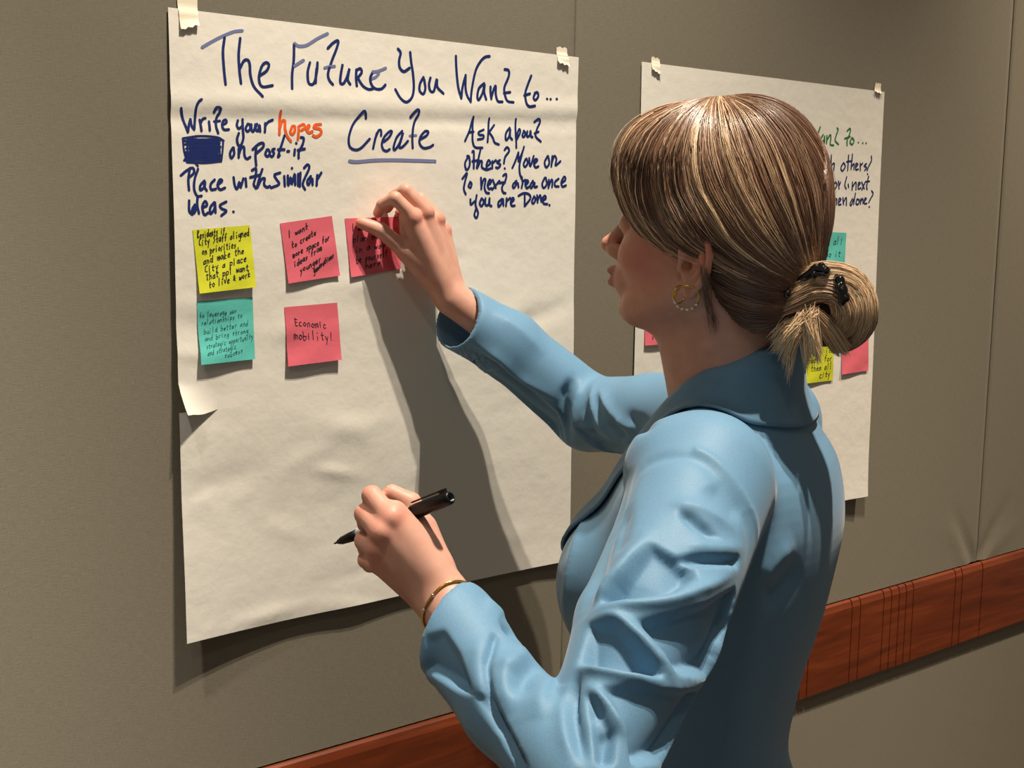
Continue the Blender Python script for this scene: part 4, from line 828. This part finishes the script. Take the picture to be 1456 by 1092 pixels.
# the seen side's first guides and their reflection join along the parting
sets = [strands(Gd, 5200, 0.00042, 260, rg, 0.5, 0.004, (0.1, 0.62), Fd=HE), strands(Gd, 500, 0.00045, 40, rg, 0.3, 0.006, (0.5, 0.85), 0.002, Fd=HE), strands(LG, 900, 0.0004, 50, rg, 0.4, 0.003, (0.05, 0.45), Fd=HE)]
sets += [strands(mir(Gd), 2600, 0.0005, 160, rg, 0.5, 0.004, (0.1, 0.6), Fd=HE), strands(mir(LG), 400, 0.0005, 30, rg, 0.4, 0.003, (0.1, 0.5), Fd=HE)]
mid_ = HE.push((Gd[-1]+mir(Gd[-1]))/2, 0.001, 8); sets.append(strands(np.array([Gd[-1], mid_, mir(Gd[-1])]), 1500, 0.00042, 80, rg, 0.5, 0.004, (0.1, 0.62), Fd=HE))
fl_ = strands(Gd, 70, 0.00022, 70, rg, 1.0, 0.012, (0.6, 0.95), 0.004, Fd=HE); sets.append(fl_)
hair_mesh('hair_strands', sets, hair)
BH = Field(); BH.p = B.p+HE.p
WG = np.array([resample(on_field(B, catmull(strokes(g)[0], 6), off=0.004), NG_) for g in ('998,372 1001,400 1006,440 1013,482', '1003,380 1010,420 1017,455 1022,474', '996,370 997,395 999,420 1001,436')])
hair_mesh('loose_wisps', [strands(WG[:2], 22, 0.00026, 9, rg, 0.8, tone=(0.15, 0.6), wave=0.0022), strands(WG[1:], 10, 0.00022, 6, rg, 0.8, tone=(0.2, 0.6), wave=0.002)], hair)
# bun
def sag(x, y, l=0.0):                                       # pixel on the plane at lateral offset l of the head
    r = ray(x, y); c = HC+MH[:, 1]*l; return CAM+r*(((c-CAM)@MH[:, 1])/(r@MH[:, 1]))
BC = sag(1168, 434)
BU = Field(); BU.ell(BC, (0.046, 0.036, 0.040), MH, 0.0); BU.ell(sag(1130, 428), (0.03, 0.035, 0.026), MH, 0.02)
UV, UQ = BU.mesh(0.003); bun = kid('bun', UV, UQ, M['scalp'])
def lock(px, n, width, tone, rg, r0=0.00042, tipl=0.0, lift=0.003, frizz=0.0, fan=0.0):
    c = resample(on_field(BU, catmull(strokes(px)[0], 6), off=lift), NG_); t = np.linspace(0, 1, NG_)
    v = np.array([BU.grad(c[None, k])[0] for k in range(NG_)]); T = np.gradient(c, axis=0); T /= np.linalg.norm(T, axis=1)[:, None]; S_ = np.cross(T, v); S_ /= np.linalg.norm(S_, axis=1)[:, None]+1e-9
    a = rg.uniform(-1, 1, n); tw = rg.uniform(-0.4, 0.4, n)
    wd2 = width*(0.45+0.55*np.sin(np.pi*np.clip(t*0.85+0.1, 0, 1)))*(1+fan*t)
    P = c[None]+(a[:, None]+tw[:, None]*(t[None]-0.5))[..., None]*wd2[None, :, None]*S_[None]+(np.sqrt(np.clip(1-a*a, 0, 1))*0.55*rg.uniform(0.5, 1.1, n))[:, None, None]*wd2[None, :, None]*v[None]
    P += rg.normal(0, 0.0007, (n, 1, 3))+frizz*(t**2)[None, :, None]*rg.normal(0, 1, (n, 1, 3))
    L_ = rg.uniform(0.8, 1.0, n); x = L_[:, None]*t[None]*(NG_-1); i0 = np.clip(x.astype(int), 0, NG_-2); w = (x-i0)[..., None]
    P = np.take_along_axis(P, i0[..., None].repeat(3, 2), 1)*(1-w)+np.take_along_axis(P, (i0+1)[..., None].repeat(3, 2), 1)*w
    R_ = r0*rg.uniform(0.7, 1.3, n)[:, None]*np.clip(np.minimum(t*6+0.5, (1-t)*4+0.12), 0.12, 1)[None]
    return P, R_, np.clip(rg.uniform(*tone, n)[:, None]+tipl*t[None]**1.3, 0, 1)
bs = [lock('1085,432 1118,412 1155,395 1190,392 1220,408 1232,440 1222,474 1198,494', 460, 0.015, (0.5, 1.0), rg, tipl=0.2, frizz=0.0012), lock('1095,440 1130,425 1165,412 1195,420 1208,445 1198,470 1176,484', 380, 0.013, (0.4, 0.95), rg, tipl=0.2),  # first lock toned paler: light on the bun's top put into its colour
      lock('1128,398 1160,402 1188,418 1198,446 1186,470 1162,478', 260, 0.010, (0.45, 0.95), rg), lock('1210,405 1232,430 1232,465 1206,490 1180,494', 300, 0.012, (0.3, 0.8), rg), lock('1100,455 1122,462 1150,468 1180,462 1205,440', 220, 0.010, (0.1, 0.4), rg),
      lock('1150,440 1165,455 1180,472 1192,490 1202,502', 90, 0.009, (0.55, 0.85), rg, tipl=0.3, lift=0.008, frizz=0.002)]
hair_mesh('bun_locks', bs, bun)
def spray(root, ends, n, rg, depth=0.0, tone=(0.5, 0.8), tipl=0.35, r0=0.00042, bend=0.012, froot=0.004, clumps=14):
    E0 = np.array([sag(*e, depth) for e in ends]); ck = rg.uniform(0, len(E0)-1-1e-6, clumps); cl_ = rg.uniform(0.82, 1.08, clumps); cc = rg.integers(0, clumps, n)
    k = np.clip(ck[cc]+rg.normal(0, 0.09, n), 0, len(E0)-1-1e-6); i = k.astype(int); f = (k-i)[:, None]; E_ = E0[i]*(1-f)+E0[i+1]*f
    R0 = sag(*root, depth)+rg.normal(0, froot, (n, 3)); E_ = R0+(E_-R0)*(cl_[cc]*rg.uniform(0.86, 1.05, n))[:, None]+rg.normal(0, 0.0014, (n, 3)); t = np.linspace(0, 1, NG_)[None, :, None]; out = MH[:, 1]*1.0
    c = (R0+E_)/2+out*bend*rg.uniform(0.5, 1.1, (n, 1))+np.array([0, 0, 0.005])
    P = R0[:, None]*(1-t)**2+2*c[:, None]*t*(1-t)+E_[:, None]*t*t
    t1 = t[0, :, 0]; return P, r0*rg.uniform(0.7, 1.2, n)[:, None]*np.clip((1-t1)*3+0.12, 0.12, 1)[None], np.clip(rg.uniform(*tone, n)[:, None]+tipl*t1[None], 0, 1)
hair_mesh('loose_ends', [spray((1150, 448), [(1096, 498), (1110, 514), (1126, 520), (1142, 524), (1158, 522), (1170, 512)], 330, rg, 0.044, (0.75, 1.0), 0.3), spray((1138, 452), [(1110, 530), (1116, 548), (1122, 540)], 60, rg, 0.040, (0.6, 0.9)), spray((1135, 455), [(1090, 480), (1100, 492)], 50, rg, 0.038, (0.5, 0.9)),
   spray((1195, 425), [(1232, 398), (1246, 414), (1250, 432), (1243, 448)], 46, rg, 0.006, (0.6, 0.9), 0.3, 0.0003), spray((1185, 400), [(1222, 392), (1234, 384)], 10, rg, 0.004, (0.6, 0.9), 0.3, 0.0003)], bun)
# claw clip biting into the bun
CL = Field()
cpt = lambda x, y, o=0.016: on_field(BU, [(x, y)], off=o)[0]
def clipchain(pp, rr): CL.chain([cpt(*p) for p in pp], rr, 0.003)
clipchain(((1112, 428, 0.010), (1117, 412, 0.012), (1130, 402, 0.008), (1146, 393, 0.012), (1160, 383), (1173, 385)), [0.002, 0.0034, 0.0028, 0.0034, 0.0046, 0.0046])
clipchain(((1173, 385), (1184, 391, 0.002), (1194, 399), (1198, 413, 0.020), (1197, 430, 0.018)), [0.0036, 0.0026, 0.0044, 0.0046, 0.0034])
for p in ((1120, 418), (1157, 391, 0.020), (1168, 379, 0.018), (1203, 424, 0.020), (1192, 409, 0.020)): CL.ell(cpt(*p), (0.0036, 0.0036, 0.0042), MH, 0.002)
LV, LQ = CL.mesh(0.0009); tag(kid('hair_clip', LV, LQ, M['black_gloss']), 'glossy black claw clip holding the bun')
# earrings: hoops with bright beads
def hoop(c, ax_a, ax_b, R_, r_, par, name='earring', n=40):
    t = np.linspace(0, 2*np.pi, n); P = c+R_*(np.cos(t)[:, None]*ax_a+np.sin(t)[:, None]*ax_b); v, f = tube_mesh([P], [np.full(n, r_)], 8); return kid(name, v, f, M['gold'], par)
def ball(c, r_, par, name, m_):
    u_, v_ = np.meshgrid(np.linspace(0, 2*np.pi, 13), np.linspace(0, np.pi, 9)); P_ = np.stack([np.sin(v_)*np.cos(u_), np.sin(v_)*np.sin(u_), np.cos(v_)], -1).reshape(-1, 3)*r_+c
    i = (np.arange(8)[:, None]*13+np.arange(12)[None, :]).ravel(); return kid(name, P_, np.stack([i, i+13, i+14, i+1], 1), m_, par)
for s in (1, -1):
    c = hd(-0.006, s*0.081, -0.0365); A_ = MH[:, 0]*0.93+MH[:, 1]*0.36*s; h = hoop(c, A_, MH[:, 2], 0.0112, 0.00085, person)
    for k in range(6):
        a = math.radians(-150+24*k); ball(c+0.0116*(math.cos(a)*-A_*-1+math.sin(a)*MH[:, 2]), 0.0017, h, 'bead', M['silver'])
    hoop(hd(0.002, s*0.080, -0.035), MH[:, 0]*0.35+MH[:, 1]*0.93, MH[:, 2], 0.0085, 0.0008, person)
# bracelet just above the left cuff
ax = (LW-LE)/np.linalg.norm(LW-LE); a1 = np.cross(ax, [0, 0, 1.0]); a1 /= np.linalg.norm(a1); a2 = np.cross(ax, a1); t = np.linspace(0, 2*np.pi, 49)
BCN = pt(637, 855, 1.085+DL); P = B.push(BCN+0.03*(np.cos(t)[:, None]*a1+np.sin(t)[:, None]*a2), 0.0012, 10); P -= ((P-BCN)@ax)[:, None]*ax[None]*0.6; P = B.push(P, 0.0012, 6); P[-1] = P[0]
v, f = tube_mesh([P], [np.full(len(P), 0.0011)], 8); br = kid('bracelet', v, f, M['gold'])
for bx, by in ((622, 852), (606, 868)):
    kb = int(np.argmin(np.hypot(project(P)[:, 0]-bx, project(P)[:, 1]-by)+project(P)[:, 2]*300)); ball(P[kb], 0.0019, br, 'bead', M['silver'])
# ------------------------------------------------------------------ the marker in her left hand
PA, PE = pt(475, 773, 1.172+DL), pt(641.5, 707, 1.088+DL); PX = PE-PA; PLN = np.linalg.norm(PX); PX /= PLN
pen = empty('marker_pen', PA); tag(pen, 'black permanent marker held in the woman\'s lower hand, cap on its back end', 'marker')
b1 = np.cross(PX, [0, 0, 1.0]); b1 /= np.linalg.norm(b1); b2 = np.cross(PX, b1)
def lathe(name, prof, m_, par, n=28):
    t = np.arange(n)*2*np.pi/n; V_ = np.array([PX*x+r*(math.cos(a)*b1+math.sin(a)*b2) for x, r in prof for a in t]); k = len(prof)
    i = (np.arange(k-1)*n)[:, None]; j = np.arange(n)[None, :]; j2 = (j+1) % n; o = mesh_np(name, V_, np.stack([i+j, i+n+j, i+n+j2, i+j2], -1).reshape(-1, 4), m_, par); return o
lathe('nib', [(0, 0.0), (0.0003, 0.0006), (0.005, 0.0012), (0.006, 0.0022), (0.010, 0.0026)], M['black_plastic'], pen)
lathe('grip', [(0.008, 0.0), (0.008, 0.0028), (0.011, 0.0036), (0.020, 0.0044), (0.0335, 0.0050), (0.0336, 0.0)], M['black_plastic'], pen)
bl = lathe('barrel', [(0.0335, 0.0), (0.0335, 0.0052), (0.0345, 0.0056), (0.06, 0.0060), (0.095, 0.0060), (PLN-0.03, 0.0056), (PLN-0.029, 0.0)], M['grey_print'], pen)
cp = lathe('cap', [(PLN-0.046, 0.0050), (PLN-0.046, 0.0064), (PLN-0.040, 0.0066), (PLN-0.004, 0.0060), (PLN-0.001, 0.0056), (PLN, 0.0044), (PLN, 0.0034), (PLN-0.004, 0.0030), (PLN-0.004, 0.0)], M['black_plastic'], pen)
up_ = np.array([0, 0, 1.0])-PX*PX[2]; up_ /= np.linalg.norm(up_); sd = np.cross(PX, up_); mb = MB()
for x0_, x1_, y0_, y1_ in ((PLN-0.043, PLN-0.006, 0.0076, 0.0090), (PLN-0.010, PLN-0.003, 0.0054, 0.0090)):
    b = len(mb.v); mb.v += [tuple(PX*x+up_*y+sd*z) for x, y, z in ((x0_, y0_, -.0018), (x1_, y0_, -.0018), (x1_, y0_, .0018), (x0_, y0_, .0018), (x0_, y1_, -.0018), (x1_, y1_, -.0018), (x1_, y1_, .0018), (x0_, y1_, .0018))]
    mb.f += [tuple(b+i for i in q_) for q_ in ((0, 3, 2, 1), (4, 5, 6, 7), (0, 1, 5, 4), (1, 2, 6, 5), (2, 3, 7, 6), (3, 0, 4, 7))]
mb.build('clip', M['black_plastic'], cp, bevel=0.0004)
